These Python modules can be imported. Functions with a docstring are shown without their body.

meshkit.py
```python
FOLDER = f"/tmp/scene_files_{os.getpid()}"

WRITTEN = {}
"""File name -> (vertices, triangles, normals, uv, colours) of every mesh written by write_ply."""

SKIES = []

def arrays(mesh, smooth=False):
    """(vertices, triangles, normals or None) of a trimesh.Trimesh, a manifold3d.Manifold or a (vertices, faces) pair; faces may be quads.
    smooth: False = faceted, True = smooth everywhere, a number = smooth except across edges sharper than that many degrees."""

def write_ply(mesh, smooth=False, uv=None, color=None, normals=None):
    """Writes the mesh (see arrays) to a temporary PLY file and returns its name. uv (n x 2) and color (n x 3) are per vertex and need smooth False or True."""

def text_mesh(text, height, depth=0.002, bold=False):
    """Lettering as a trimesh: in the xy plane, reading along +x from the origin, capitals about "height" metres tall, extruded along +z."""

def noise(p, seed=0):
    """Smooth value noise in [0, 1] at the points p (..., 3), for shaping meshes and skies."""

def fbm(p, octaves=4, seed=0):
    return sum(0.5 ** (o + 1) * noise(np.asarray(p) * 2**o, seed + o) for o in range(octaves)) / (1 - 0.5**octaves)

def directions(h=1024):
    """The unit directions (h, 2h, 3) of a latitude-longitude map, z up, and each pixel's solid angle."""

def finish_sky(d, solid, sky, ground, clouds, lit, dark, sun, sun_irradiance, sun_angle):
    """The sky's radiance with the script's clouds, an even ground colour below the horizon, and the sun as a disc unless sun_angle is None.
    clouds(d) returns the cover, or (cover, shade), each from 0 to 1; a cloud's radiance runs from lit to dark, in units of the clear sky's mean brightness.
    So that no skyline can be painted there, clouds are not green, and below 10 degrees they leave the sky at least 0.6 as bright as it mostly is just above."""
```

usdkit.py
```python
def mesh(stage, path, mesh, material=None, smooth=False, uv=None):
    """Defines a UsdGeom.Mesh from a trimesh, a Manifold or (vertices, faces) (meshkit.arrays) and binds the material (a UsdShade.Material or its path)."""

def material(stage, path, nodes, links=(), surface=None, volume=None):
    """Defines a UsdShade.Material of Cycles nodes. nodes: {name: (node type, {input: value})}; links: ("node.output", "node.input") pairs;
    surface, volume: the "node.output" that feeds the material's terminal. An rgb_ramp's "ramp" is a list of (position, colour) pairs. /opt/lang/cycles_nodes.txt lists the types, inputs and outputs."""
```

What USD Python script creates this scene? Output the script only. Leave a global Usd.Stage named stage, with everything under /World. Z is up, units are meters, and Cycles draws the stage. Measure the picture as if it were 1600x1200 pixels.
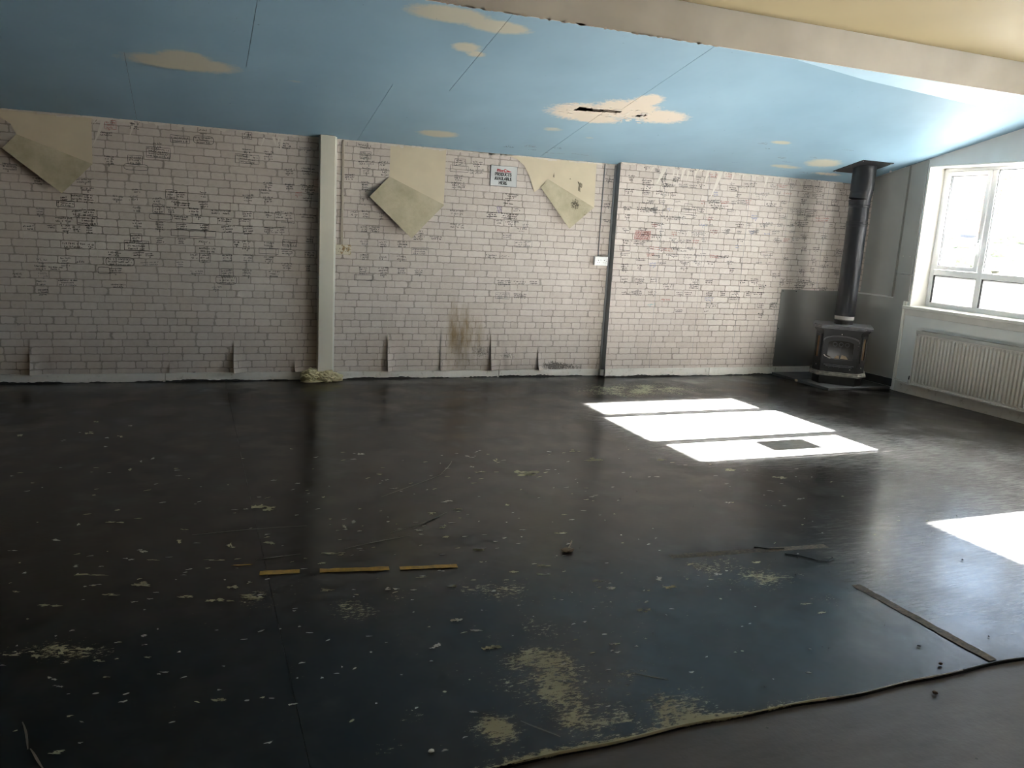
import math, random
import numpy as np, trimesh, usdkit, meshkit
from shapely.geometry import Polygon, Point, box as sbox
from pxr import Usd, UsdGeom, UsdLux, UsdShade, Gf, Sdf

stage = Usd.Stage.CreateInMemory()
UsdGeom.SetStageUpAxis(stage, UsdGeom.Tokens.z)
UsdGeom.SetStageMetersPerUnit(stage, 1.0)
UsdGeom.Xform.Define(stage, '/World')
UsdGeom.Scope.Define(stage, '/World/Looks')

# ------------------------------------------------------------------ camera, sky, sun, exposure
YAW, PITCH, ROLL, F_PX = math.radians(21.8445), math.radians(10.878), math.radians(3.2933), 1282.73
cam = UsdGeom.Camera.Define(stage, '/World/camera')
cam.CreateHorizontalApertureAttr(36.0)
cam.CreateFocalLengthAttr(36.0 * F_PX / 1600.0)
cam.CreateExposureAttr(3.46)
_r = np.array([math.cos(YAW), -math.sin(YAW), 0.0])
_f = np.array([math.sin(YAW) * math.cos(PITCH), math.cos(YAW) * math.cos(PITCH), -math.sin(PITCH)])
_u = np.cross(_r, _f)
_c, _s = math.cos(ROLL), math.sin(ROLL)
RIGHT, UP = _c * _r + _s * _u, -_s * _r + _c * _u
cam.AddTransformOp().Set(Gf.Matrix4d(*[float(x) for row in ([*RIGHT, 0], [*UP, 0], [*(-_f), 0], [0, 0, 1.5, 1]) for x in row]))

SUN_TAN = 0.554                                   # tangent of the sun's height, from the sun patches on the floor
SUN_EL = math.atan(SUN_TAN)
sun = UsdLux.DistantLight.Define(stage, '/World/sun')
sun.CreateIntensityAttr(7.0)
sun.CreateNormalizeAttr(True)
sun.CreateAngleAttr(0.53)
sun.CreateColorAttr((1.0, 0.98, 0.96))
_d = np.array([-1.0, -0.018, -SUN_TAN]); _d /= np.linalg.norm(_d)      # direction the light travels
_x = np.cross([0, 0, 1.0], -_d); _x /= np.linalg.norm(_x); _y = np.cross(-_d, _x)
sun.AddTransformOp().Set(Gf.Matrix4d(*[float(t) for row in ([*_x, 0], [*_y, 0], [*(-_d), 0], [0, 0, 0, 1]) for t in row]))

sky = UsdLux.DomeLight.Define(stage, '/World/sky')
_sky = usdkit.material(stage, '/World/Looks/sky', {
    'co': ('texture_coordinate', {}),
    'n': ('noise_texture', {'scale': 2.2, 'detail': 5.0, 'roughness': 0.55}),
    'r': ('rgb_ramp', {'ramp': [(0.35, (0.25, 0.25, 0.25)), (0.70, (0.85, 0.85, 0.85))]}),
    's': ('sky_texture', {'sky_type': 'multiple_scattering', 'sun_disc': False, 'sun_elevation': SUN_EL, 'sun_rotation': math.pi / 2}),
    'g': ('mix_color', {'blend_type': 'multiply', 'fac': 1.0, 'b': (0.1, 0.1, 0.1), 'use_clamp': False}),
    'm': ('mix_color', {'b': (1.0, 1.0, 1.0), 'use_clamp': False}),
    'b': ('background_shader', {'strength': 0.8})},
    [('co.generated', 'n.vector'), ('n.fac', 'r.fac'), ('r.color', 'm.fac'), ('s.color', 'g.a'), ('g.result', 'm.a'), ('m.result', 'b.color')], surface='b.background')
UsdShade.MaterialBindingAPI.Apply(sky.GetPrim()).Bind(_sky)

# ------------------------------------------------------------------ dimensions (metres)
D, YB, XB = 7.63, 7.54, 4.06            # back wall, chimney breast face, breast's left corner
XR, XW = 7.07, 7.36                     # right wall inside and outside
XL, YF = -4.2, -3.6                     # left and front walls
YH = 4.97                               # header above the lean-to's opening
ZY = 3.0                                # yellow ceiling
SL = 0.222
def zc(y): return 2.17 + SL * (D - y)   # sloping ceiling

# ------------------------------------------------------------------ helpers
_used = {}
def path_of(name, parent):
    base = (parent.GetPath().pathString if parent is not None else '/World') + '/'
    k = _used.get(base + name, 0); _used[base + name] = k + 1
    return base + (name if k == 0 else f'{name}_{k:03d}')
def tag(p, label=None, cat=None, group=None, kind=None):
    p = p.GetPrim()
    for k, v in (('label', label), ('category', cat), ('group', group), ('kind', kind)):
        if v: p.SetCustomDataByKey(k, v)
    return p
_org = {}
def thing(name, label=None, cat=None, loc=(0, 0, 0), group=None, kind=None):
    x = UsdGeom.Xform.Define(stage, path_of(name, None)); x.AddTranslateOp().Set(Gf.Vec3d(*map(float, loc)))
    _org[x.GetPath()] = np.array(loc, float)
    return tag(x, label, cat, group, kind)
def arr(m):
    if hasattr(m, 'to_mesh'):
        q = m.to_mesh(); return np.array(q.vert_properties[:, :3], float), np.array(q.tri_verts)
    if isinstance(m, tuple): return np.asarray(m[0], float), np.asarray(m[1], int)
    return np.array(m.vertices, float), np.array(m.faces)
def obj(name, mesh, material, parent=None, smooth=False, label=None, cat=None, group=None, kind=None, prim=None):
    v, f = arr(mesh)
    o = np.zeros(3)
    q = parent
    while q is not None and q.GetPath() != Sdf.Path('/World'):
        o = o + _org.get(q.GetPath(), 0); q = q.GetParent()
    g = usdkit.mesh(stage, path_of(name, parent), (v - o, f), material, smooth)
    if prim:
        for k, a in prim.items():
            UsdGeom.PrimvarsAPI(g).CreatePrimvar(k, Sdf.ValueTypeNames.FloatArray, 'vertex').Set([float(t) for t in a])
    return tag(g, label, cat, group, kind)
def cat(ms):
    vs, fs, n = [], [], 0
    for m in ms:
        v, f = arr(m)
        if f.shape[1] == 4: f = np.vstack([f[:, [0, 1, 2]], f[:, [0, 2, 3]]])
        vs.append(v); fs.append(f + n); n += len(v)
    return np.vstack(vs), np.vstack(fs)
def bx(x0, x1, y0, y1, z0, z1, bevel=0.0):
    lo, hi = np.minimum([x0, y0, z0], [x1, y1, z1]), np.maximum([x0, y0, z0], [x1, y1, z1])
    if bevel <= 0:
        m = trimesh.creation.box(hi - lo); m.apply_translation((lo + hi) / 2); return m
    b = min(bevel, 0.45 * (hi - lo).min()); pts = []
    for i in range(3):
        for s in np.ndindex(2, 2, 2):
            p = np.where(np.array(s) == 1, hi - b, lo + b); p[i] = hi[i] if s[i] else lo[i]; pts.append(p)
    return trimesh.convex.convex_hull(np.array(pts))
def tube(pts, r, n=10, caps=True):
    pts = np.asarray(pts, float); k = len(pts); r = np.broadcast_to(r, (k,))
    t = np.gradient(pts, axis=0); t /= np.linalg.norm(t, axis=1, keepdims=True)
    ref = np.array([0, 0, 1.0]) if abs(t[0][2]) < 0.9 else np.array([1.0, 0, 0])
    vs = []
    for i in range(k):
        a = np.cross(t[i], ref); a /= np.linalg.norm(a); b = np.cross(a, t[i])
        an = np.arange(n) * 2 * math.pi / n
        vs.append(pts[i] + r[i] * (np.cos(an)[:, None] * a + np.sin(an)[:, None] * b))
    v = np.vstack(vs); f = []
    for i in range(k - 1):
        for j in range(n):
            p, q = i * n + j, i * n + (j + 1) % n
            f += [[p, p + n, q], [q, p + n, q + n]]
    if caps:
        v = np.vstack([v, pts[0], pts[-1]])
        for j in range(n):
            f += [[k * n, j, (j + 1) % n], [k * n + 1, (k - 1) * n + (j + 1) % n, (k - 1) * n + j]]
    m = trimesh.Trimesh(v, f, process=False); m.fix_normals(); return m
def lathe(profile, centre, n=28, axis='z'):
    pr = np.array(profile, float); an = np.arange(n) * 2 * math.pi / n
    v = np.stack([pr[:, 0][:, None] * np.cos(an), pr[:, 0][:, None] * np.sin(an), np.repeat(pr[:, 1][:, None], n, 1)], -1).reshape(-1, 3)
    f = []
    for i in range(len(pr) - 1):
        for j in range(n):
            p, q = i * n + j, i * n + (j + 1) % n
            f += [[p, q, p + n], [q, q + n, p + n]]
    v = np.vstack([v, [0, 0, pr[0, 1]], [0, 0, pr[-1, 1]]]); b, e = len(v) - 2, len(v) - 1
    for j in range(n):
        f += [[b, (j + 1) % n, j], [e, (len(pr) - 1) * n + j, (len(pr) - 1) * n + (j + 1) % n]]
    if axis == 'x': v = v[:, [2, 0, 1]]
    if axis == 'y': v = v[:, [1, 2, 0]]
    return v + np.array(centre, float), np.array(f)
def extr(poly, h, frame):
    """polygon in (a, b) raised by h; frame = origin, a axis, b axis, out axis"""
    gs = getattr(poly, 'geoms', [poly])
    m = trimesh.util.concatenate([trimesh.creation.extrude_polygon(g, h, engine='earcut') for g in gs if g.area > 1e-9])
    o, a, b, n = [np.array(t, float) for t in frame]
    m.vertices = o + m.vertices[:, :1] * a + m.vertices[:, 1:2] * b + m.vertices[:, 2:] * n
    if np.dot(np.cross(a, b), n) < 0: m.faces = m.faces[:, ::-1]
    return m
def grid(us, vs, fn, keep=None):
    """surface fn(U, V) -> (n, m, 3), u across, v up; also flat U, V"""
    U, V = np.meshgrid(us, vs); P = fn(U, V); n, m = U.shape
    i, j = np.meshgrid(np.arange(n - 1), np.arange(m - 1), indexing='ij')
    q = np.stack([i * m + j, i * m + j + 1, (i + 1) * m + j + 1, (i + 1) * m + j], -1).reshape(-1, 4)
    if keep is not None:
        cu = (U[:-1, :-1] + U[1:, 1:]) / 2; cv = (V[:-1, :-1] + V[1:, 1:]) / 2
        q = q[keep(cu.ravel(), cv.ravel())]
    f = np.vstack([q[:, [0, 1, 2]], q[:, [0, 2, 3]]])
    return P.reshape(-1, 3), f, U.ravel(), V.ravel()
def steps(a, b, d): return np.linspace(a, b, max(2, int(math.ceil((b - a) / d)) + 1))

# ------------------------------------------------------------------ materials
def mat(name, nodes, links, surface='p.BSDF'): return usdkit.material(stage, '/World/Looks/' + name, nodes, links, surface)
def plain(name, col, rough=0.5, metal=0.0, var=0.06, scale=6.0, bump=0.0, bscale=60.0, spec=0.5):
    c = np.array(col, float)
    nodes = {'g': ('geometry', {}), 'n': ('noise_texture', {'scale': scale, 'detail': 4.0}),
             'r': ('rgb_ramp', {'ramp': [(0.3, tuple(np.clip(c * (1 - var), 0, 1))), (0.7, tuple(np.clip(c * (1 + var), 0, 1)))]}),
             'p': ('principled_bsdf', {'roughness': rough, 'metallic': metal, 'specular_ior_level': spec})}
    links = [('g.position', 'n.vector'), ('n.fac', 'r.fac'), ('r.color', 'p.base_color')]
    if bump:
        nodes['n2'] = ('noise_texture', {'scale': bscale, 'detail': 3.0}); nodes['bu'] = ('bump', {'strength': bump, 'distance': 0.004})
        links += [('g.position', 'n2.vector'), ('n2.fac', 'bu.height'), ('bu.normal', 'p.normal')]
    return mat(name, nodes, links)
def flat(name, col, rough=0.7): return mat(name, {'p': ('principled_bsdf', {'base_color': col, 'roughness': rough})}, [])

def wallpaper(name, axes):
    """flat printed brick pattern on paper: rows of unequal rounded bricks, wobbly joints, brown damp stain, black mould"""
    ROW = 0.0625
    nodes, links = {}, []
    def N(k, kind, **inp):
        links.extend((v[1:], f'{k}.{i}') for i, v in inp.items() if isinstance(v, str) and v.startswith('@'))
        nodes[k] = (kind, {i: v for i, v in inp.items() if not (isinstance(v, str) and v.startswith('@'))}); return k
    def mt(k, op, a, b=0.0, c=0.0, clamp=False): N(k, 'math', math_type=op, value1=a, value2=b, value3=c, **({'use_clamp': True} if clamp else {})); return f'@{k}.value'
    N('g', 'geometry'); N('sx', 'separate_xyz', vector='@g.position')
    N('wn', 'noise_texture', scale=24.0, detail=3.0, roughness=0.6, vector='@g.position'); N('wc', 'separate_color', color='@wn.color')
    x = mt('xw', 'multiply_add', '@wc.r', 0.020, '@' + axes[0]); z = mt('zw', 'multiply_add', '@wc.g', 0.013, '@' + axes[1])
    v = mt('v', 'divide', z, ROW); row = mt('row', 'floor', v); gz = mt('gz', 'fraction', v)
    N('rw', 'combine_xyz', x=row, y=3.7, z=1.3); N('rr', 'white_noise_texture', dimensions='3D', vector='@rw.vector')
    par = mt('par', 'modulo', mt('rowp', 'add', row, 200.0), 2.0)
    ln = mt('ln', 'multiply_add', '@rr.value', 0.035, mt('lp', 'multiply_add', par, 0.062, 0.092))
    N('lc', 'combine_xyz', x=mt('lx', 'multiply', '@' + axes[0], 4.2), y=mt('ly', 'multiply', row, 5.31), z=0.0); N('ww', 'noise_texture', scale=1.0, detail=1.0, vector='@lc.vector')
    xs = mt('xs', 'multiply_add', '@ww.fac', 0.20, x)
    u = mt('u', 'add', mt('ud', 'divide', xs, ln), mt('ro', 'multiply', '@rr.value', 17.0)); ui = mt('ui', 'floor', u); gx = mt('gx', 'fraction', u)
    dx = mt('dx', 'multiply', mt('dxm', 'minimum', gx, mt('gx1', 'subtract', 1.0, gx)), ln); dz = mt('dz', 'multiply', mt('dzm', 'minimum', gz, mt('gz1', 'subtract', 1.0, gz)), ROW)
    R = 0.015
    q = mt('q', 'maximum', mt('q0', 'subtract', R, dx), 0.0); w = mt('w', 'maximum', mt('w0', 'subtract', R, dz), 0.0)
    d = mt('d', 'subtract', R, mt('dd', 'sqrt', mt('qq', 'multiply_add', q, q, mt('w2', 'multiply', w, w))))
    N('jr', 'map_range', range_type='smoothstep', value=d, from_min=0.0014, from_max=0.0068, to_min=1.0, to_max=0.0)
    N('jn', 'noise_texture', scale=7.0, detail=4.0, vector='@g.position'); N('jm', 'map_range', value='@jn.fac', from_min=0.3, from_max=0.7, to_min=0.55, to_max=0.95, clamp=True)
    jf = mt('jf', 'multiply', '@jr.result', '@jm.result')
    N('bw', 'combine_xyz', x=ui, y=row, z=0.5); N('bt', 'white_noise_texture', dimensions='3D', vector='@bw.vector')
    N('n1', 'noise_texture', scale=26.0, detail=6.0, roughness=0.65, vector='@g.position')
    tone = mt('tn', 'multiply_add', '@n1.fac', 0.75, mt('bt2', 'multiply', '@bt.value', 0.32))
    N('r1', 'rgb_ramp', ramp=[(0.25, (0.515, 0.445, 0.39)), (0.85, (0.65, 0.58, 0.525))], fac=tone)
    N('mj', 'mix_color', a='@r1.color', b=(0.265, 0.225, 0.195), fac=jf)
    N('st', 'attribute', attribute='stain'); N('sm', 'mapping', scale=(1.6, 1.0, 0.30), vector='@g.position'); N('sn', 'noise_texture', scale=17.0, detail=7.0, roughness=0.72, vector='@sm.vector')
    N('sr', 'map_range', value=mt('sp', 'multiply', '@st.fac', '@sn.fac'), from_min=0.24, from_max=0.75, clamp=True)
    N('m2', 'mix_color', a='@mj.result', b=(0.27, 0.19, 0.10), fac='@sr.result')
    N('mo', 'attribute', attribute='mould'); N('mn', 'noise_texture', scale=62.0, detail=6.0, roughness=0.8, vector='@g.position')
    N('mr', 'map_range', value=mt('mp', 'multiply', '@mo.fac', '@mn.fac'), from_min=0.38, from_max=0.50, clamp=True)
    N('m3', 'mix_color', a='@m2.result', b=(0.06, 0.05, 0.045), fac=mt('mf', 'multiply', '@mr.result', 0.85))
    N('bn', 'noise_texture', scale=45.0, detail=3.0, vector='@g.position'); N('bu', 'bump', strength=0.25, distance=0.003, height='@bn.fac')
    N('p', 'principled_bsdf', roughness=0.62, specular_ior_level=0.3, base_color='@m3.result', normal='@bu.normal')
    return mat(name, nodes, links)

M = {}
M['paper'] = wallpaper('brick_print_wallpaper', ('sx.x', 'sx.z'))
M['paper_side'] = wallpaper('brick_print_wallpaper_side', ('sx.y', 'sx.z'))
M['backing'] = plain('cream_paper_backing', (0.62, 0.53, 0.38), 0.75, var=0.05, scale=5, bump=0.15, bscale=20)
M['fold'] = mat('paper_back_mottled', {
    'g': ('geometry', {}), 'n': ('noise_texture', {'scale': 7.0, 'detail': 6.0, 'roughness': 0.65}),
    'r': ('rgb_ramp', {'ramp': [(0.3, (0.40, 0.345, 0.225)), (0.62, (0.52, 0.455, 0.32))]}),
    'mo': ('attribute', {'attribute': 'mould'}), 'mn': ('noise_texture', {'scale': 60.0, 'detail': 5.0, 'roughness': 0.7}), 'mm': ('math', {'math_type': 'multiply'}), 'mr': ('map_range', {'from_min': 0.42, 'from_max': 0.6, 'clamp': True}),
    'm3': ('mix_color', {'b': (0.10, 0.085, 0.055)}), 'p': ('principled_bsdf', {'roughness': 0.75})},
    [('g.position', 'n.vector'), ('n.fac', 'r.fac'), ('r.color', 'm3.a'), ('g.position', 'mn.vector'), ('mo.fac', 'mm.value1'), ('mn.fac', 'mm.value2'), ('mm.value', 'mr.value'), ('mr.result', 'm3.fac'), ('m3.result', 'p.base_color')])
M['torn'] = flat('torn_paper_core', (0.66, 0.60, 0.53), 0.85)
M['ink'] = flat('black_ink', (0.025, 0.024, 0.027), 0.6)
M['ink_light'] = flat('faded_ink', (0.16, 0.15, 0.15), 0.7)
M['ink_red'] = flat('red_ink', (0.38, 0.15, 0.13), 0.6)
M['ink_blue'] = flat('blue_ink', (0.17, 0.21, 0.36), 0.6)
M['ink_teal'] = flat('teal_ink', (0.12, 0.38, 0.40), 0.6)
M['ink_purple'] = flat('purple_ink', (0.14, 0.10, 0.26), 0.6)
M['white_gloss'] = plain('white_gloss_paint', (0.74, 0.72, 0.66), 0.35, var=0.04, scale=8, bump=0.1, bscale=18)
M['skirting'] = mat('skirting_paint', {
    'g': ('geometry', {}), 'n': ('noise_texture', {'scale': 16.0, 'detail': 6.0, 'roughness': 0.7}),
    'r': ('rgb_ramp', {'ramp': [(0.30, (0.42, 0.38, 0.32)), (0.42, (0.66, 0.63, 0.57)), (0.75, (0.72, 0.69, 0.64))]}),
    'p': ('principled_bsdf', {'roughness': 0.42})}, [('g.position', 'n.vector'), ('n.fac', 'r.fac'), ('r.color', 'p.base_color')])
M['pillar'] = plain('cream_pillar_paint', (0.66, 0.62, 0.52), 0.42, var=0.03, scale=4, bump=0.12, bscale=14)
M['plaster'] = plain('bare_plaster', (0.55, 0.5, 0.42), 0.85)
M['wall_white'] = plain('white_wall_paint', (0.66, 0.67, 0.65), 0.5, var=0.03, bump=0.12, bscale=25)
M['brown_wall'] = plain('brown_painted_wall', (0.24, 0.155, 0.085), 0.7)
M['grey_board'] = plain('grey_board', (0.32, 0.315, 0.29), 0.5, var=0.05, scale=3, bump=0.05)
M['grey_sheet'] = plain('dull_metal_sheet', (0.30, 0.29, 0.27), 0.38, 0.55, var=0.08, scale=2.5)
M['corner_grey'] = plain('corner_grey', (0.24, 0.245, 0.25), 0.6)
M['blue'] = mat('sky_blue_ceiling_paint', {
    'g': ('geometry', {}), 'n': ('noise_texture', {'scale': 1.6, 'detail': 5.0}), 'r': ('rgb_ramp', {'ramp': [(0.3, (0.222, 0.352, 0.445)), (0.7, (0.262, 0.402, 0.498))]}),
    'cl': ('attribute', {'attribute': 'cloud'}), 'cn': ('noise_texture', {'scale': 16.0, 'detail': 6.0, 'roughness': 0.7}), 'cs': ('math', {'math_type': 'multiply_add', 'value2': 0.7, 'value3': -0.35}), 'ca': ('math', {'math_type': 'add'}),
    'cr': ('map_range', {'from_min': 0.32, 'from_max': 0.68, 'clamp': True}), 'cm': ('mix_color', {'b': (0.50, 0.475, 0.37)}),
    'fl': ('attribute', {'attribute': 'bare'}), 'fn': ('noise_texture', {'scale': 26.0, 'detail': 5.0, 'roughness': 0.7}), 'fs': ('math', {'math_type': 'multiply_add', 'value2': 1.1, 'value3': -0.55}), 'fa': ('math', {'math_type': 'add'}),
    'fr': ('map_range', {'from_min': 0.30, 'from_max': 0.66, 'clamp': True}), 'fm': ('mix_color', {'b': (0.62, 0.54, 0.44)}),
    'sp': ('noise_texture', {'scale': 38.0, 'detail': 3.0, 'roughness': 0.6}), 'sr': ('map_range', {'from_min': 0.735, 'from_max': 0.76, 'clamp': True}), 'sm': ('mix_color', {'b': (0.06, 0.10, 0.13)}),
    'bn': ('noise_texture', {'scale': 12.0, 'detail': 3.0}), 'bu': ('bump', {'strength': 0.2, 'distance': 0.004}),
    'p': ('principled_bsdf', {'roughness': 0.55, 'specular_ior_level': 0.35})},
    [('g.position', 'n.vector'), ('n.fac', 'r.fac'), ('r.color', 'cm.a'), ('g.position', 'cn.vector'), ('cn.fac', 'cs.value1'), ('cs.value', 'ca.value1'), ('cl.fac', 'ca.value2'), ('ca.value', 'cr.value'), ('cr.result', 'cm.fac'),
     ('cm.result', 'fm.a'), ('g.position', 'fn.vector'), ('fn.fac', 'fs.value1'), ('fs.value', 'fa.value1'), ('fl.fac', 'fa.value2'), ('fa.value', 'fr.value'), ('fr.result', 'fm.fac'),
     ('g.position', 'sp.vector'), ('sp.fac', 'sr.value'), ('sr.result', 'sm.fac'), ('fm.result', 'sm.a'), ('sm.result', 'p.base_color'), ('g.position', 'bn.vector'), ('bn.fac', 'bu.height'), ('bu.normal', 'p.normal')])
M['reflected_glow'] = plain('painted_ceiling_glow', (0.42, 0.58, 0.68), 0.3, var=0.03)  # paler blue that stands for light reflected onto the ceiling
M['yellow'] = plain('yellow_ceiling_paint', (0.33, 0.265, 0.142), 0.65, var=0.03, scale=1.2, bump=0.1, bscale=10)
M['header'] = plain('dirty_cream_plaster', (0.63, 0.595, 0.54), 0.65, var=0.10, scale=2.2, bump=0.2, bscale=16)
M['dark_void'] = plain('dark_timber_void', (0.09, 0.06, 0.035), 0.9, var=0.4, scale=30)
M['floor'] = mat('worn_black_floor_paint', {
    'g': ('geometry', {}),
    'n': ('noise_texture', {'scale': 1.1, 'detail': 6.0, 'roughness': 0.6}), 'r': ('rgb_ramp', {'ramp': [(0.3, (0.0070, 0.0058, 0.0044)), (0.7, (0.0115, 0.0100, 0.0084))]}),
    'mp': ('mapping', {'scale': (1.0, 2.6, 1.0), 'rotation': (0.0, 0.0, 0.12)}),
    'cn': ('noise_texture', {'scale': 34.0, 'detail': 8.0, 'roughness': 0.78}), 'we': ('attribute', {'attribute': 'wear'}), 'wl': ('noise_texture', {'scale': 6.0, 'detail': 5.0, 'roughness': 0.6}),
    'wq': ('math', {'math_type': 'multiply_add', 'value2': -0.10, 'value3': -0.16}), 'wm': ('math', {'math_type': 'multiply'}), 'w2': ('math', {'math_type': 'multiply_add', 'value2': 0.74}), 'wa': ('math', {'math_type': 'add'}),
    'cr': ('map_range', {'from_min': 0.565, 'from_max': 0.59, 'clamp': True}), 'cm': ('mix_color', {'b': (0.36, 0.35, 0.22)}),
    'sm': ('mapping', {'scale': (1.2, 9.0, 1.0), 'rotation': (0.0, 0.0, 0.1)}), 'sn': ('noise_texture', {'scale': 5.5, 'detail': 7.0, 'roughness': 0.75}), 'sc': ('attribute', {'attribute': 'scuff_and_light'}), 'sa': ('math', {'math_type': 'multiply'}),
    'sr': ('map_range', {'from_min': 0.36, 'from_max': 0.80, 'clamp': True}), 'sx': ('mix_color', {'b': (0.32, 0.315, 0.305)}),  # colour of the scuffs, also used to whiten the sunlit floor
    'rn': ('noise_texture', {'scale': 3.0, 'detail': 5.0}), 'rr': ('map_range', {'from_min': 0.3, 'from_max': 0.7, 'to_min': 0.17, 'to_max': 0.27}), 'ra': ('math', {'math_type': 'multiply_add', 'value2': 0.3}),
    'bn': ('noise_texture', {'scale': 30.0, 'detail': 5.0}), 'bu': ('bump', {'strength': 0.12, 'distance': 0.004}),
    'p': ('principled_bsdf', {'specular_ior_level': 0.30})},
    [('g.position', 'n.vector'), ('n.fac', 'r.fac'), ('g.position', 'mp.vector'), ('mp.vector', 'cn.vector'), ('g.position', 'wl.vector'), ('we.fac', 'wq.value1'), ('wl.fac', 'wm.value1'), ('we.fac', 'wm.value2'), ('wm.value', 'w2.value1'), ('wq.value', 'w2.value3'), ('w2.value', 'wa.value1'), ('cn.fac', 'wa.value2'),
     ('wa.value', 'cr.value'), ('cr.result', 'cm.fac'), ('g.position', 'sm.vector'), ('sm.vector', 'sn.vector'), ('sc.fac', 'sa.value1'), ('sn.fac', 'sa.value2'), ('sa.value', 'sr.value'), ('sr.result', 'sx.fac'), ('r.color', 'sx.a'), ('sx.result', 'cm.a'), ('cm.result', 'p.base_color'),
     ('g.position', 'rn.vector'), ('rn.fac', 'rr.value'), ('cr.result', 'ra.value1'), ('rr.result', 'ra.value3'), ('ra.value', 'p.roughness'), ('g.position', 'bn.vector'), ('bn.fac', 'bu.height'), ('bu.normal', 'p.normal')])
M['chip'] = plain('bare_screed', (0.40, 0.39, 0.25), 0.7, var=0.15, scale=20)
M['chip_grey'] = plain('scraped_screed', (0.40, 0.39, 0.35), 0.65, var=0.15, scale=20)
M['scratch'] = plain('scratch_grey', (0.13, 0.125, 0.105), 0.6)
M['slab'] = mat('brown_concrete_slab', {
    'g': ('geometry', {}), 'mp': ('mapping', {'scale': (1.0, 3.0, 1.0), 'rotation': (0, 0, 0.3)}), 'n': ('noise_texture', {'scale': 3.0, 'detail': 8.0, 'roughness': 0.65}), 'r': ('rgb_ramp', {'ramp': [(0.3, (0.033, 0.028, 0.028)), (0.7, (0.074, 0.064, 0.064))]}),
    'bn': ('noise_texture', {'scale': 40.0, 'detail': 5.0}), 'bu': ('bump', {'strength': 0.3, 'distance': 0.004}), 'p': ('principled_bsdf', {'roughness': 0.5})},
    [('g.position', 'mp.vector'), ('mp.vector', 'n.vector'), ('n.fac', 'r.fac'), ('r.color', 'p.base_color'), ('g.position', 'bn.vector'), ('bn.fac', 'bu.height'), ('bu.normal', 'p.normal')])
M['black_paint'] = plain('black_floor_paint_edge', (0.022, 0.021, 0.02), 0.45)
M['yellow_tape'] = plain('worn_yellow_tape', (0.38, 0.225, 0.018), 0.5, var=0.35, scale=35)
M['brown_tape'] = mat('tape_residue', {
    'g': ('geometry', {}), 'n': ('noise_texture', {'scale': 55.0, 'detail': 5.0, 'roughness': 0.7}), 'r': ('rgb_ramp', {'ramp': [(0.38, (0.022, 0.017, 0.011)), (0.62, (0.12, 0.09, 0.052))]}), 'p': ('principled_bsdf', {'roughness': 0.7})},
    [('g.position', 'n.vector'), ('n.fac', 'r.fac'), ('r.color', 'p.base_color')])
M['stove'] = plain('black_cast_iron', (0.028, 0.028, 0.029), 0.42, 0.2, var=0.25, scale=9, bump=0.2, bscale=60)
M['stove_top'] = plain('worn_iron_edge', (0.11, 0.11, 0.115), 0.36, 0.5, var=0.3, scale=14)
M['stove_worn'] = plain('ash_dusted_iron', (0.20, 0.185, 0.16), 0.7, var=0.45, scale=20)
M['flue'] = plain('black_enamel_flue', (0.016, 0.017, 0.02), 0.23, 0.0, var=0.1, spec=0.6)
M['fire_cement'] = plain('fire_cement_grey', (0.36, 0.35, 0.33), 0.7)
M['stove_glass'] = mat('sooty_stove_glass', {'p': ('principled_bsdf', {'base_color': (0.03, 0.027, 0.024), 'roughness': 0.12})}, [])
M['amber_glass'] = plain('browned_side_glass', (0.16, 0.10, 0.055), 0.15, var=0.3, scale=12)
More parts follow.
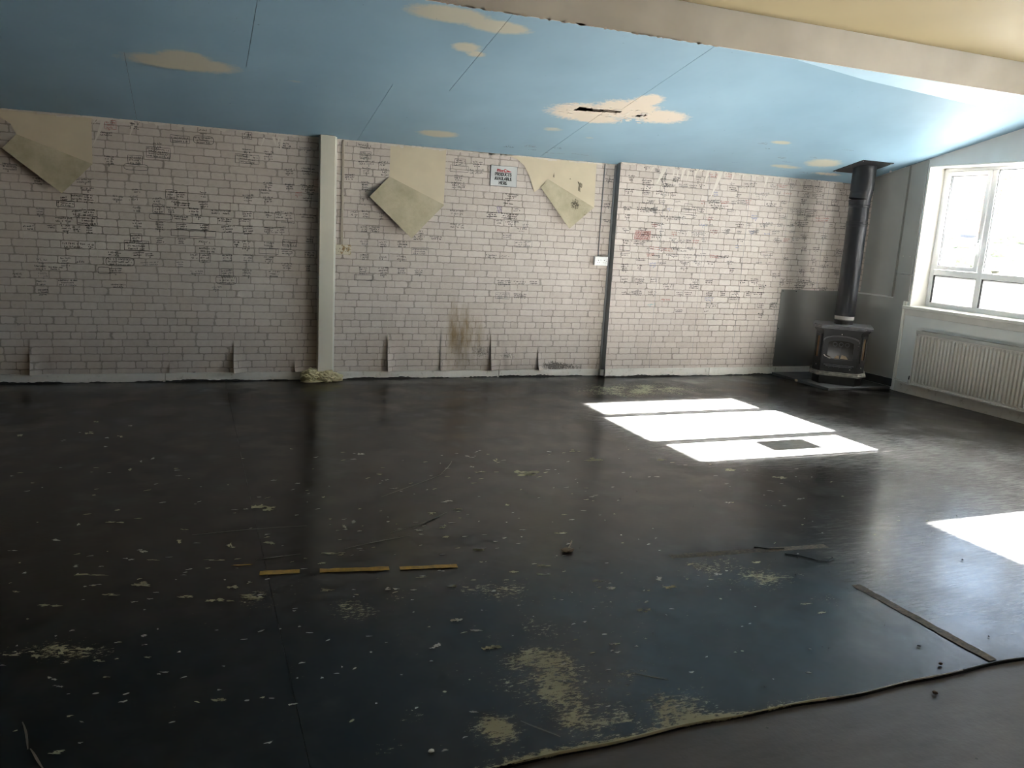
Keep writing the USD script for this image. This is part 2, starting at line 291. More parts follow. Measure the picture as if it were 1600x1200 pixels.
M['firebrick'] = plain('pale_firebrick', (0.42, 0.33, 0.22), 0.85, var=0.2, scale=14)
M['brass'] = plain('pale_metal', (0.55, 0.52, 0.46), 0.35, 0.8)
M['hearth'] = plain('dark_slate', (0.055, 0.055, 0.057), 0.55, var=0.25, scale=5, bump=0.2)
M['dark'] = plain('near_black', (0.02, 0.02, 0.02), 0.6)
M['upvc'] = plain('white_plastic_frame', (0.76, 0.77, 0.77), 0.28, var=0.01)
M['gasket'] = flat('black_gasket', (0.03, 0.03, 0.03), 0.6)
M['glass'] = mat('clear_window_glass', {'fr': ('fresnel', {'IOR': 1.45}), 't': ('transparent_bsdf', {'color': (0.95, 0.96, 0.955)}), 'gl': ('glossy_bsdf', {'color': (1, 1, 1), 'roughness': 0.02}), 'm': ('mix_closure', {})},
    [('fr.fac', 'm.fac'), ('t.BSDF', 'm.closure1'), ('gl.BSDF', 'm.closure2')], 'm.closure')
M['sill'] = plain('sill_gloss_paint', (0.60, 0.585, 0.54), 0.45, var=0.06, scale=8)
M['frosted'] = mat('frosted_window_glass', {'tr': ('translucent_bsdf', {'color': (0.20, 0.202, 0.20)}), 'd': ('diffuse_bsdf', {'color': (0.75, 0.75, 0.74)}), 'm': ('mix_closure', {'fac': 0.35})},
    [('tr.BSDF', 'm.closure1'), ('d.BSDF', 'm.closure2')], 'm.closure')
M['radiator'] = plain('cream_radiator_enamel', (0.60, 0.58, 0.53), 0.38, var=0.03)
M['radiator_grille'] = plain('radiator_top_grille', (0.40, 0.39, 0.36), 0.4)
M['socket'] = plain('white_socket_plastic', (0.80, 0.80, 0.78), 0.3, var=0.02)
M['socket_old'] = mat('stained_socket_plastic', {
    'g': ('geometry', {}), 'n': ('noise_texture', {'scale': 40.0, 'detail': 5.0}), 'r': ('rgb_ramp', {'ramp': [(0.36, (0.30, 0.19, 0.08)), (0.5, (0.62, 0.56, 0.43))]}), 'p': ('principled_bsdf', {'roughness': 0.4})},
    [('g.position', 'n.vector'), ('n.fac', 'r.fac'), ('r.color', 'p.base_color')])
M['sign'] = plain('white_sign_board', (0.56, 0.575, 0.565), 0.35, var=0.02)
M['foam'] = plain('yellowed_expanding_foam', (0.60, 0.54, 0.33), 0.8, var=0.14, scale=25, bump=0.4, bscale=40)
M['concrete_out'] = plain('grey_yard_tarmac', (0.12, 0.118, 0.115), 0.9, var=0.15, scale=1.5)
M['rubble'] = plain('pale_rubble', (0.46, 0.44, 0.40), 0.95, var=0.5, scale=1.8)
M['scrub'] = plain('dry_scrub', (0.16, 0.17, 0.11), 0.9, var=0.3, scale=4)
M['brick_red'] = mat('far_red_brick', {'g': ('geometry', {}), 'b': ('brick_texture', {'scale': 1.6, 'color1': (0.36, 0.12, 0.09), 'color2': (0.44, 0.17, 0.12), 'mortar': (0.4, 0.33, 0.28)}), 'mp': ('mapping', {'rotation': (1.5708, 0, 0)}), 'p': ('principled_bsdf', {'roughness': 0.9})},
    [('g.position', 'mp.vector'), ('mp.vector', 'b.vector'), ('b.color', 'p.base_color')])
M['render_cream'] = plain('cream_render', (0.62, 0.55, 0.40), 0.9)
M['slate_roof'] = plain('slate_roof', (0.13, 0.14, 0.17), 0.7)
M['wood'] = plain('weathered_wood', (0.17, 0.13, 0.10), 0.9)

NOTES_BACK = [[-0.561,2.118,0.07,0.062,'rb'],[-0.384,2.135,0.071,0.075,''],[0.141,2.131,0.075,0.052,''],[-0.598,2.047,0.093,0.037,''],[-0.041,2.052,0.136,0.051,'b'],[0.143,2.062,0.145,0.058,'o'],[-0.214,1.992,0.067,0.045,''],[-0.209,1.929,0.171,0.077,'b'],[-0.576,1.842,0.071,0.076,''],[-0.386,1.857,0.096,0.064,'b'],[-0.381,1.8,0.18,0.058,'e'],[0.493,1.994,0.079,0.066,''],[0.492,1.934,0.184,0.067,'b'],[0.493,2.129,0.065,0.046,'b'],[-1.286,1.736,0.098,0.061,''],[-1.098,1.639,0.067,0.062,''],[-0.768,1.666,0.116,0.038,''],[-0.748,1.601,0.093,0.032,''],[-0.38,1.613,0.073,0.039,''],[-0.918,1.514,0.046,0.038,''],[-0.825,1.533,0.081,0.051,''],[-0.739,1.526,0.082,0.077,''],[-0.52,1.546,0.084,0.052,''],[-0.406,1.554,0.072,0.052,''],[-0.224,1.539,0.074,0.066,''],[-0.118,1.599,0.075,0.066,'b'],[-0.043,1.603,0.075,0.053,''],[0.134,1.615,0.051,0.053,''],[0.498,1.612,0.093,0.068,''],[-0.082,1.542,0.075,0.026,''],[-0.032,1.525,0.126,0.033,''],[0.139,1.536,0.09,0.06,''],[-0.908,1.471,0.115,0.038,'b'],[-1.092,1.403,0.056,0.063,''],[-0.83,1.412,0.07,0.051,''],[-0.743,1.417,0.094,0.064,''],[-0.385,1.464,0.061,0.052,''],[-0.219,1.474,0.074,0.066,'b'],[-0.12,1.473,0.075,0.053,''],[0.062,1.471,0.089,0.067,''],[0.235,1.478,0.078,0.047,''],[0.319,1.479,0.078,0.047,''],[0.49,1.476,0.08,0.055,''],[-0.925,1.349,0.126,0.051,''],[-0.757,1.348,0.135,0.064,'b'],[-0.202,1.409,0.18,0.059,'e'],[-0.046,1.411,0.113,0.04,''],[0.093,1.433,0.051,0.04,''],[0.306,1.411,0.117,0.034,''],[0.464,1.419,0.093,0.034,''],[-1.177,1.272,0.078,0.044,''],[-1.018,1.287,0.057,0.032,''],[-0.91,1.28,0.069,0.064,''],[-0.835,1.284,0.058,0.039,''],[-0.742,1.282,0.059,0.078,''],[-0.382,1.347,0.073,0.066,''],[-0.21,1.336,0.062,0.08,''],[-0.035,1.339,0.076,0.054,''],[0.143,1.341,0.077,0.054,''],[0.047,1.343,0.255,0.06,'E'],[0.053,1.285,0.357,0.061,'E'],[0.331,1.337,0.105,0.068,''],[0.496,1.339,0.08,0.083,''],[-0.863,1.147,0.163,0.052,''],[-0.911,1.113,0.035,0.019,''],[-0.735,1.146,0.047,0.033,''],[-0.397,1.227,0.073,0.059,'b'],[-0.393,1.162,0.177,0.073,'b'],[-0.213,1.216,0.062,0.053,''],[-0.044,1.217,0.063,0.054,''],[0.142,1.219,0.103,0.027,''],[0.403,1.217,0.053,0.041,''],[0.482,1.207,0.067,0.083,''],[-0.564,1.088,0.096,0.04,''],[-0.382,1.096,0.086,0.04,''],[0.16,1.152,0.129,0.048,''],[-0.296,1.093,0.062,0.033,''],[-1.099,1.009,0.068,0.051,'l'],[-0.927,1.009,0.07,0.078,'l'],[-0.822,1.013,0.07,0.026,''],[-0.524,1.024,0.2,0.066,'o'],[-0.292,1.019,0.149,0.04,'l'],[-0.054,1.021,0.064,0.054,'l'],[0.056,1.093,0.064,0.048,''],[0.14,1.083,0.078,0.068,'b'],[0.323,1.09,0.079,0.069,''],[0.495,1.097,0.08,0.07,''],[-1.107,0.957,0.091,0.045,''],[-0.999,0.954,0.104,0.032,''],[-0.647,0.947,0.09,0.066,'e'],[-0.557,0.95,0.097,0.053,''],[0.073,0.957,0.103,0.041,''],[0.321,0.958,0.086,0.063,'b'],[0.314,0.896,0.159,0.07,'o'],[0.488,0.964,0.081,0.07,''],[-1.274,0.89,0.067,0.045,''],[-1.093,0.899,0.069,0.045,'l'],[-1.107,0.834,0.069,0.052,''],[-0.916,0.84,0.14,0.059,''],[-0.543,0.824,0.109,0.04,''],[-1.099,0.757,0.069,0.059,''],[-1.271,0.492,0.045,0.026,'l'],[0.234,0.824,0.079,0.042,'l'],[0.671,1.982,0.08,0.08,''],[0.805,2.074,0.108,0.054,''],[0.982,2.062,0.11,0.041,'l'],[0.846,1.861,0.082,0.054,''],[1.004,1.873,0.111,0.069,''],[0.664,1.732,0.08,0.054,''],[0.847,1.731,0.082,0.055,''],[0.999,1.735,0.125,0.055,''],[0.644,1.676,0.107,0.048,''],[0.923,1.674,0.055,0.041,'r'],[0.664,1.609,0.081,0.055,''],[1.027,1.695,0.07,0.055,''],[1.006,1.631,0.083,0.042,''],[0.671,1.486,0.068,0.048,''],[0.759,1.484,0.068,0.069,''],[0.841,1.482,0.069,0.069,''],[1.008,1.485,0.14,0.042,''],[0.835,1.422,0.11,0.028,''],[0.671,1.348,0.081,0.055,''],[0.767,1.353,0.096,0.063,''],[1.024,1.281,0.07,0.057,''],[0.671,1.223,0.082,0.049,''],[0.85,1.238,0.111,0.049,'b'],[0.671,1.16,0.164,0.056,'E'],[0.829,1.166,0.097,0.056,''],[1.025,1.153,0.085,0.043,''],[0.671,1.09,0.082,0.056,''],[0.83,1.039,0.097,0.057,''],[1.012,1.024,0.042,0.057,''],[0.719,0.964,0.096,0.064,''],[1.502,2.127,0.115,0.042,''],[1.511,2.051,0.087,0.056,'b'],[1.52,1.989,0.145,0.042,''],[1.673,1.994,0.088,0.049,''],[1.521,1.919,0.073,0.063,''],[1.69,1.918,0.074,0.071,''],[1.371,1.852,0.086,0.056,''],[1.513,1.784,0.073,0.085,''],[1.512,1.671,0.073,0.028,''],[1.484,1.619,0.087,0.021,'l'],[1.421,1.534,0.073,0.05,''],[1.523,1.535,0.073,0.072,''],[1.671,1.522,0.045,0.072,''],[1.511,1.398,0.059,0.058,''],[1.607,1.403,0.104,0.058,''],[2.047,1.396,0.062,0.044,''],[2.026,1.343,0.124,0.044,''],[2.197,1.351,0.126,0.037,''],[1.521,1.275,0.089,0.044,'l'],[1.693,1.269,0.075,0.059,''],[1.874,1.277,0.092,0.066,''],[2.046,1.217,0.155,0.06,'lb'],[1.524,1.144,0.089,0.058,''],[1.696,1.151,0.075,0.029,''],[1.871,1.151,0.092,0.052,''],[1.512,1.019,0.074,0.074,''],[1.7,1.018,0.091,0.089,''],[1.875,1.031,0.077,0.06,''],[2.038,1.022,0.078,0.053,''],[1.514,0.953,0.171,0.059,'E'],[2.403,2.059,0.094,0.058,'b'],[2.578,2.058,0.096,0.059,''],[2.398,2.0,0.181,0.066,'E'],[2.574,1.992,0.144,0.052,''],[2.394,1.919,0.079,0.059,''],[2.397,1.853,0.142,0.059,''],[2.393,1.601,0.143,0.052,''],[2.398,1.474,0.144,0.052,''],[2.945,1.793,0.133,0.038,''],[2.914,1.753,0.066,0.045,''],[2.908,1.715,0.1,0.023,''],[2.82,1.656,0.058,0.053,'p'],[2.749,1.599,0.115,0.053,''],[2.932,1.594,0.184,0.061,''],[3.004,1.66,0.084,0.038,'l'],[2.827,1.535,0.066,0.046,''],[2.961,1.531,0.134,0.046,''],[3.106,1.511,0.068,0.046,'l'],[3.066,1.47,0.102,0.046,''],[2.918,1.401,0.084,0.039,'l'],[3.092,1.332,0.17,0.062,'lb'],[2.763,1.201,0.116,0.039,''],[2.896,1.206,0.101,0.031,'l'],[2.911,0.948,0.152,0.055,''],[3.082,0.953,0.137,0.04,''],[3.229,0.957,0.087,0.04,''],[2.902,0.817,0.136,0.055,'lb'],[3.09,0.821,0.138,0.056,''],[3.994,2.012,0.091,0.039,''],[3.989,1.766,0.073,0.048,''],[4.003,1.607,0.092,0.032,'']]
NOTES_BREAST = [[4.19,2.048,0.073,0.063,''],[4.37,2.013,0.112,0.063,''],[4.562,2.075,0.076,0.079,''],[4.715,2.07,0.077,0.064,''],[4.183,1.921,0.11,0.047,''],[4.368,1.933,0.112,0.063,''],[4.529,1.928,0.076,0.048,''],[4.702,1.924,0.077,0.048,''],[4.172,1.745,0.092,0.048,''],[4.378,1.742,0.187,0.056,''],[4.53,1.735,0.171,0.048,''],[4.18,1.666,0.055,0.048,''],[4.69,1.679,0.25,0.049,''],[4.544,1.605,0.152,0.032,''],[4.379,1.54,0.094,0.032,''],[4.375,1.483,0.17,0.081,'R'],[4.537,1.482,0.115,0.041,''],[4.183,1.53,0.093,0.032,''],[4.185,1.409,0.074,0.048,''],[4.336,1.407,0.169,0.041,''],[4.182,1.344,0.121,0.057,'E'],[4.891,1.805,0.098,0.057,'E'],[4.898,1.748,0.176,0.065,'E'],[4.188,1.279,0.112,0.032,'l'],[4.381,1.237,0.114,0.033,''],[4.2,1.149,0.093,0.082,''],[4.369,1.163,0.057,0.049,''],[4.213,1.017,0.094,0.049,''],[4.384,1.014,0.114,0.058,''],[4.555,1.027,0.077,0.05,''],[4.728,0.965,0.118,0.067,''],[4.272,0.886,0.17,0.042,''],[4.386,0.889,0.076,0.058,''],[4.55,0.893,0.097,0.05,''],[6.418,2.105,0.146,0.057,''],[6.568,2.101,0.111,0.072,''],[6.412,2.025,0.11,0.043,''],[6.561,2.028,0.167,0.036,''],[6.901,2.095,0.076,0.051,''],[6.377,1.951,0.073,0.057,''],[6.611,1.951,0.112,0.043,''],[6.817,1.964,0.076,0.051,'b'],[6.809,1.901,0.161,0.059,'E'],[6.36,1.822,0.083,0.05,'b'],[6.499,1.827,0.148,0.065,'b'],[6.443,1.766,0.074,0.044,''],[6.668,1.771,0.188,0.051,'r'],[6.387,1.704,0.184,0.058,''],[6.811,1.712,0.057,0.044,''],[6.978,1.698,0.077,0.045,''],[6.446,1.567,0.111,0.059,''],[6.727,1.581,0.095,0.044,''],[6.466,1.435,0.075,0.059,''],[6.636,1.435,0.094,0.059,''],[6.966,1.419,0.097,0.09,''],[6.797,1.329,0.057,0.06,''],[6.618,1.307,0.057,0.06,''],[6.78,1.252,0.115,0.045,''],[6.616,1.201,0.057,0.06,''],[6.466,1.189,0.075,0.045,''],[6.976,1.183,0.078,0.061,''],[6.506,1.055,0.188,0.075,''],[6.638,1.058,0.076,0.06,''],[6.467,1.001,0.15,0.06,''],[6.803,0.994,0.135,0.046,''],[6.215,1.061,0.074,0.074,''],[6.317,1.064,0.093,0.06,''],[5.842,1.058,0.107,0.059,''],[5.683,1.046,0.106,0.044,''],[6.122,1.133,0.109,0.052,''],[5.95,0.994,0.108,0.059,''],[5.942,0.92,0.09,0.037,''],[5.879,0.919,0.108,0.037,''],[5.772,0.916,0.071,0.059,''],[5.602,0.919,0.106,0.058,''],[5.601,0.861,0.141,0.044,''],[5.437,0.908,0.069,0.058,''],[5.272,0.846,0.12,0.051,'u'],[5.265,0.904,0.086,0.058,''],[5.306,0.782,0.138,0.044,''],[5.253,0.715,0.069,0.029,''],[4.898,0.71,0.1,0.036,''],[4.994,0.898,0.084,0.043,''],[4.886,0.895,0.083,0.043,''],[4.72,0.828,0.115,0.028,'r'],[4.554,0.775,0.097,0.028,'t'],[5.062,1.035,0.084,0.05,''],[5.061,0.978,0.118,0.057,''],[5.241,1.033,0.085,0.036,''],[5.952,0.786,0.091,0.06,''],[6.133,0.797,0.092,0.06,''],[5.967,0.674,0.073,0.06,''],[4.357,2.168,0.093,0.033,''],[4.485,2.145,0.062,0.033,''],[4.898,2.176,0.097,0.04,''],[4.99,2.088,0.065,0.067,''],[4.716,2.069,0.08,0.033,''],[4.571,2.071,0.047,0.026,''],[5.434,2.024,0.119,0.041,''],[5.502,1.959,0.085,0.035,''],[5.215,1.878,0.184,0.048,''],[5.272,1.826,0.235,0.041,''],[5.166,2.142,0.116,0.041,'r'],[5.357,2.156,0.101,0.041,'r'],[5.65,2.08,0.172,0.048,''],[6.073,2.096,0.16,0.035,'r'],[5.95,1.888,0.142,0.042,''],[6.121,1.769,0.108,0.036,''],[4.861,1.345,0.115,0.028,''],[4.908,1.221,0.116,0.035,''],[4.914,1.165,0.083,0.028,''],[5.526,1.172,0.07,0.043,''],[6.233,1.314,0.073,0.044,''],[5.962,1.362,0.161,0.051,'E'],[5.053,1.549,0.116,0.048,'lE'],[5.388,1.303,0.154,0.036,''],[4.615,1.355,0.289,0.041,'rl'],[4.574,1.285,0.128,0.027,''],[4.718,1.297,0.081,0.028,''],[5.242,1.233,0.102,0.043,''],[5.564,1.645,0.113,0.047,''],[4.465,1.431,0.066,0.027,'l'],[4.618,1.435,0.074,0.029,'l'],[4.404,1.749,0.062,0.048,'l'],[4.651,1.926,0.086,0.029,'l'],[6.204,2.117,0.074,0.054,'l'],[4.907,1.775,0.092,0.031,'l'],[6.268,1.612,0.084,0.032,'l'],[4.877,1.622,0.088,0.026,'l'],[4.516,1.589,0.079,0.034,'rl'],[5.24,1.888,0.111,0.027,'l'],[5.947,2.09,0.084,0.037,'l'],[5.205,1.871,0.11,0.029,'l'],[6.204,1.523,0.083,0.043,'rl'],[4.592,1.592,0.056,0.051,'l'],[4.801,1.371,0.105,0.036,''],[4.603,1.211,0.064,0.029,'l'],[5.748,1.731,0.068,0.028,'ul'],[5.397,1.576,0.1,0.036,'l'],[5.247,1.565,0.112,0.044,'rl'],[4.989,1.791,0.096,0.051,'l'],[4.597,1.526,0.057,0.037,'l'],[5.275,1.303,0.113,0.039,'rl'],[5.693,1.661,0.076,0.038,'l'],[4.625,1.354,0.088,0.04,'l'],[4.739,1.457,0.097,0.049,'l'],[4.51,1.592,0.089,0.046,'l'],[5.49,1.245,0.086,0.049,'l'],[6.237,1.685,0.097,0.028,''],[5.863,1.664,0.087,0.05,'l'],[5.081,1.228,0.109,0.038,'l'],[6.083,1.5,0.119,0.042,''],[6.261,1.848,0.118,0.041,'l'],[5.764,1.59,0.105,0.043,'l'],[4.978,1.374,0.091,0.046,'l'],[4.786,1.295,0.09,0.032,'l'],[5.527,2.049,0.114,0.031,'l'],[4.572,1.835,0.082,0.036,'l'],[5.132,1.318,0.068,0.046,'l'],[4.407,1.502,0.098,0.048,''],[5.036,2.026,0.072,0.034,''],[5.055,1.309,0.076,0.03,'l'],[6.001,1.256,0.089,0.032,'l'],[5.429,1.795,0.092,0.036,'l'],[5.099,1.627,0.09,0.03,'ul'],[5.098,1.535,0.084,0.039,'l'],[5.074,1.863,0.07,0.052,'rl'],[4.808,2.017,0.107,0.038,'l'],[4.612,2.008,0.086,0.037,'l'],[4.446,1.818,0.053,0.039,'l'],[4.858,1.449,0.068,0.034,'l'],[5.746,1.751,0.094,0.04,'ul'],[6.03,2.022,0.067,0.035,'l'],[5.575,1.42,0.079,0.046,'ul'],[4.593,2.003,0.077,0.049,''],[4.752,1.523,0.078,0.041,'rl'],[6.046,1.596,0.102,0.048,'l'],[5.217,1.96,0.056,0.047,'ul'],[4.938,1.449,0.063,0.039,''],[6.096,1.68,0.086,0.043,'l'],[4.503,1.758,0.058,0.027,'l'],[5.017,1.531,0.111,0.045,'l'],[4.585,1.92,0.088,0.05,'l'],[6.338,1.535,0.1,0.04,'l'],[4.5,1.764,0.059,0.035,'l'],[4.943,1.297,0.097,0.05,'l'],[4.383,1.904,0.084,0.038,'l'],[6.114,1.926,0.069,0.045,''],[4.954,1.379,0.068,0.028,'l'],[4.85,1.694,0.062,0.032,'l'],[5.243,1.564,0.097,0.044,'l'],[5.412,2.065,0.064,0.042,'l'],[5.132,1.47,0.074,0.048,'l'],[5.414,1.576,0.066,0.053,'l'],[5.771,1.978,0.098,0.049,'l'],[5.729,1.584,0.073,0.036,'ul'],[5.736,1.583,0.101,0.037,'l'],[5.938,1.577,0.082,0.029,'ul'],[4.76,1.849,0.059,0.027,'l'],[4.769,1.442,0.081,0.046,'l'],[5.176,1.702,0.091,0.038,'rl'],[5.23,1.805,0.065,0.036,'l'],[6.078,1.523,0.076,0.035,'l'],[5.872,1.26,0.089,0.029,'l'],[4.929,2.015,0.091,0.038,'l'],[4.65,1.212,0.079,0.033,'l'],[4.417,1.983,0.087,0.041,'l'],[5.644,1.903,0.075,0.046,'rl'],[4.674,1.771,0.065,0.027,'ul'],[5.18,1.726,0.06,0.047,'l'],[4.661,2.0,0.106,0.039,'l'],[6.151,2.024,0.109,0.03,'rl'],[4.478,1.747,0.079,0.046,'l'],[4.87,1.538,0.09,0.05,'l'],[4.747,1.368,0.065,0.033,'l'],[5.852,1.995,0.113,0.043,'l'],[5.588,1.489,0.087,0.043,'l'],[5.338,1.876,0.108,0.035,'rl'],[6.078,1.845,0.069,0.041,'l'],[5.953,1.684,0.092,0.04,'l'],[5.96,1.335,0.077,0.042,'l'],[4.468,1.743,0.1,0.048,'l'],[5.171,1.635,0.099,0.027,'l'],[5.592,1.897,0.083,0.049,'l'],[5.781,1.589,0.107,0.038,'l'],[4.974,1.71,0.07,0.044,'l'],[4.482,1.353,0.083,0.027,'l'],[6.262,1.692,0.077,0.054,'l'],[4.824,1.544,0.066,0.036,'l'],[5.457,1.884,0.063,0.041,'l'],[5.546,1.897,0.112,0.048,'l'],[5.027,1.453,0.081,0.038,'rl'],[4.525,1.191,0.082,0.052,'ul'],[4.377,1.814,0.074,0.027,'l'],[4.487,1.288,0.091,0.036,'rl'],[4.78,1.682,0.071,0.04,'l'],[5.052,1.777,0.092,0.05,'l'],[5.564,1.575,0.066,0.034,'l'],[4.441,1.829,0.092,0.033,'l'],[5.908,1.672,0.088,0.042,'l']]
STREAKS_BREAST = [[4.568,2.178,4.484,1.999,0.0544],[4.681,2.166,4.675,2.072,0.0242],[4.729,2.163,4.723,2.076,0.0145],[4.792,2.175,4.774,2.053,0.0362],[4.858,2.166,4.838,2.057,0.0242],[4.947,2.173,4.932,2.091,0.0302],[5.095,2.178,5.062,2.039,0.0302],[5.252,2.189,5.152,1.908,0.0544],[5.303,2.18,5.302,2.125,0.0181],[5.337,2.182,5.335,2.134,0.0121],[5.413,2.181,5.392,2.083,0.0302],[5.55,2.184,5.531,2.134,0.0121],[5.702,2.189,5.702,2.147,0.0097],[5.854,2.193,5.828,2.065,0.0362],[6.052,2.179,6.051,2.123,0.0121],[6.087,2.182,6.064,2.095,0.0242],[4.435,2.174,4.401,2.118,0.0169]]
STREAKS_BACK = [[-0.612,2.157,-0.695,1.945,0.029],[-0.641,2.16,-0.677,2.114,0.0145],[-0.664,2.158,-0.688,2.119,0.0116],[-0.396,2.128,-0.422,2.044,0.0217],[0.631,2.125,0.604,2.05,0.0145],[0.711,2.139,0.731,2.068,0.029],[0.784,2.139,0.765,2.03,0.029],[0.757,2.143,0.738,2.055,0.0174]]
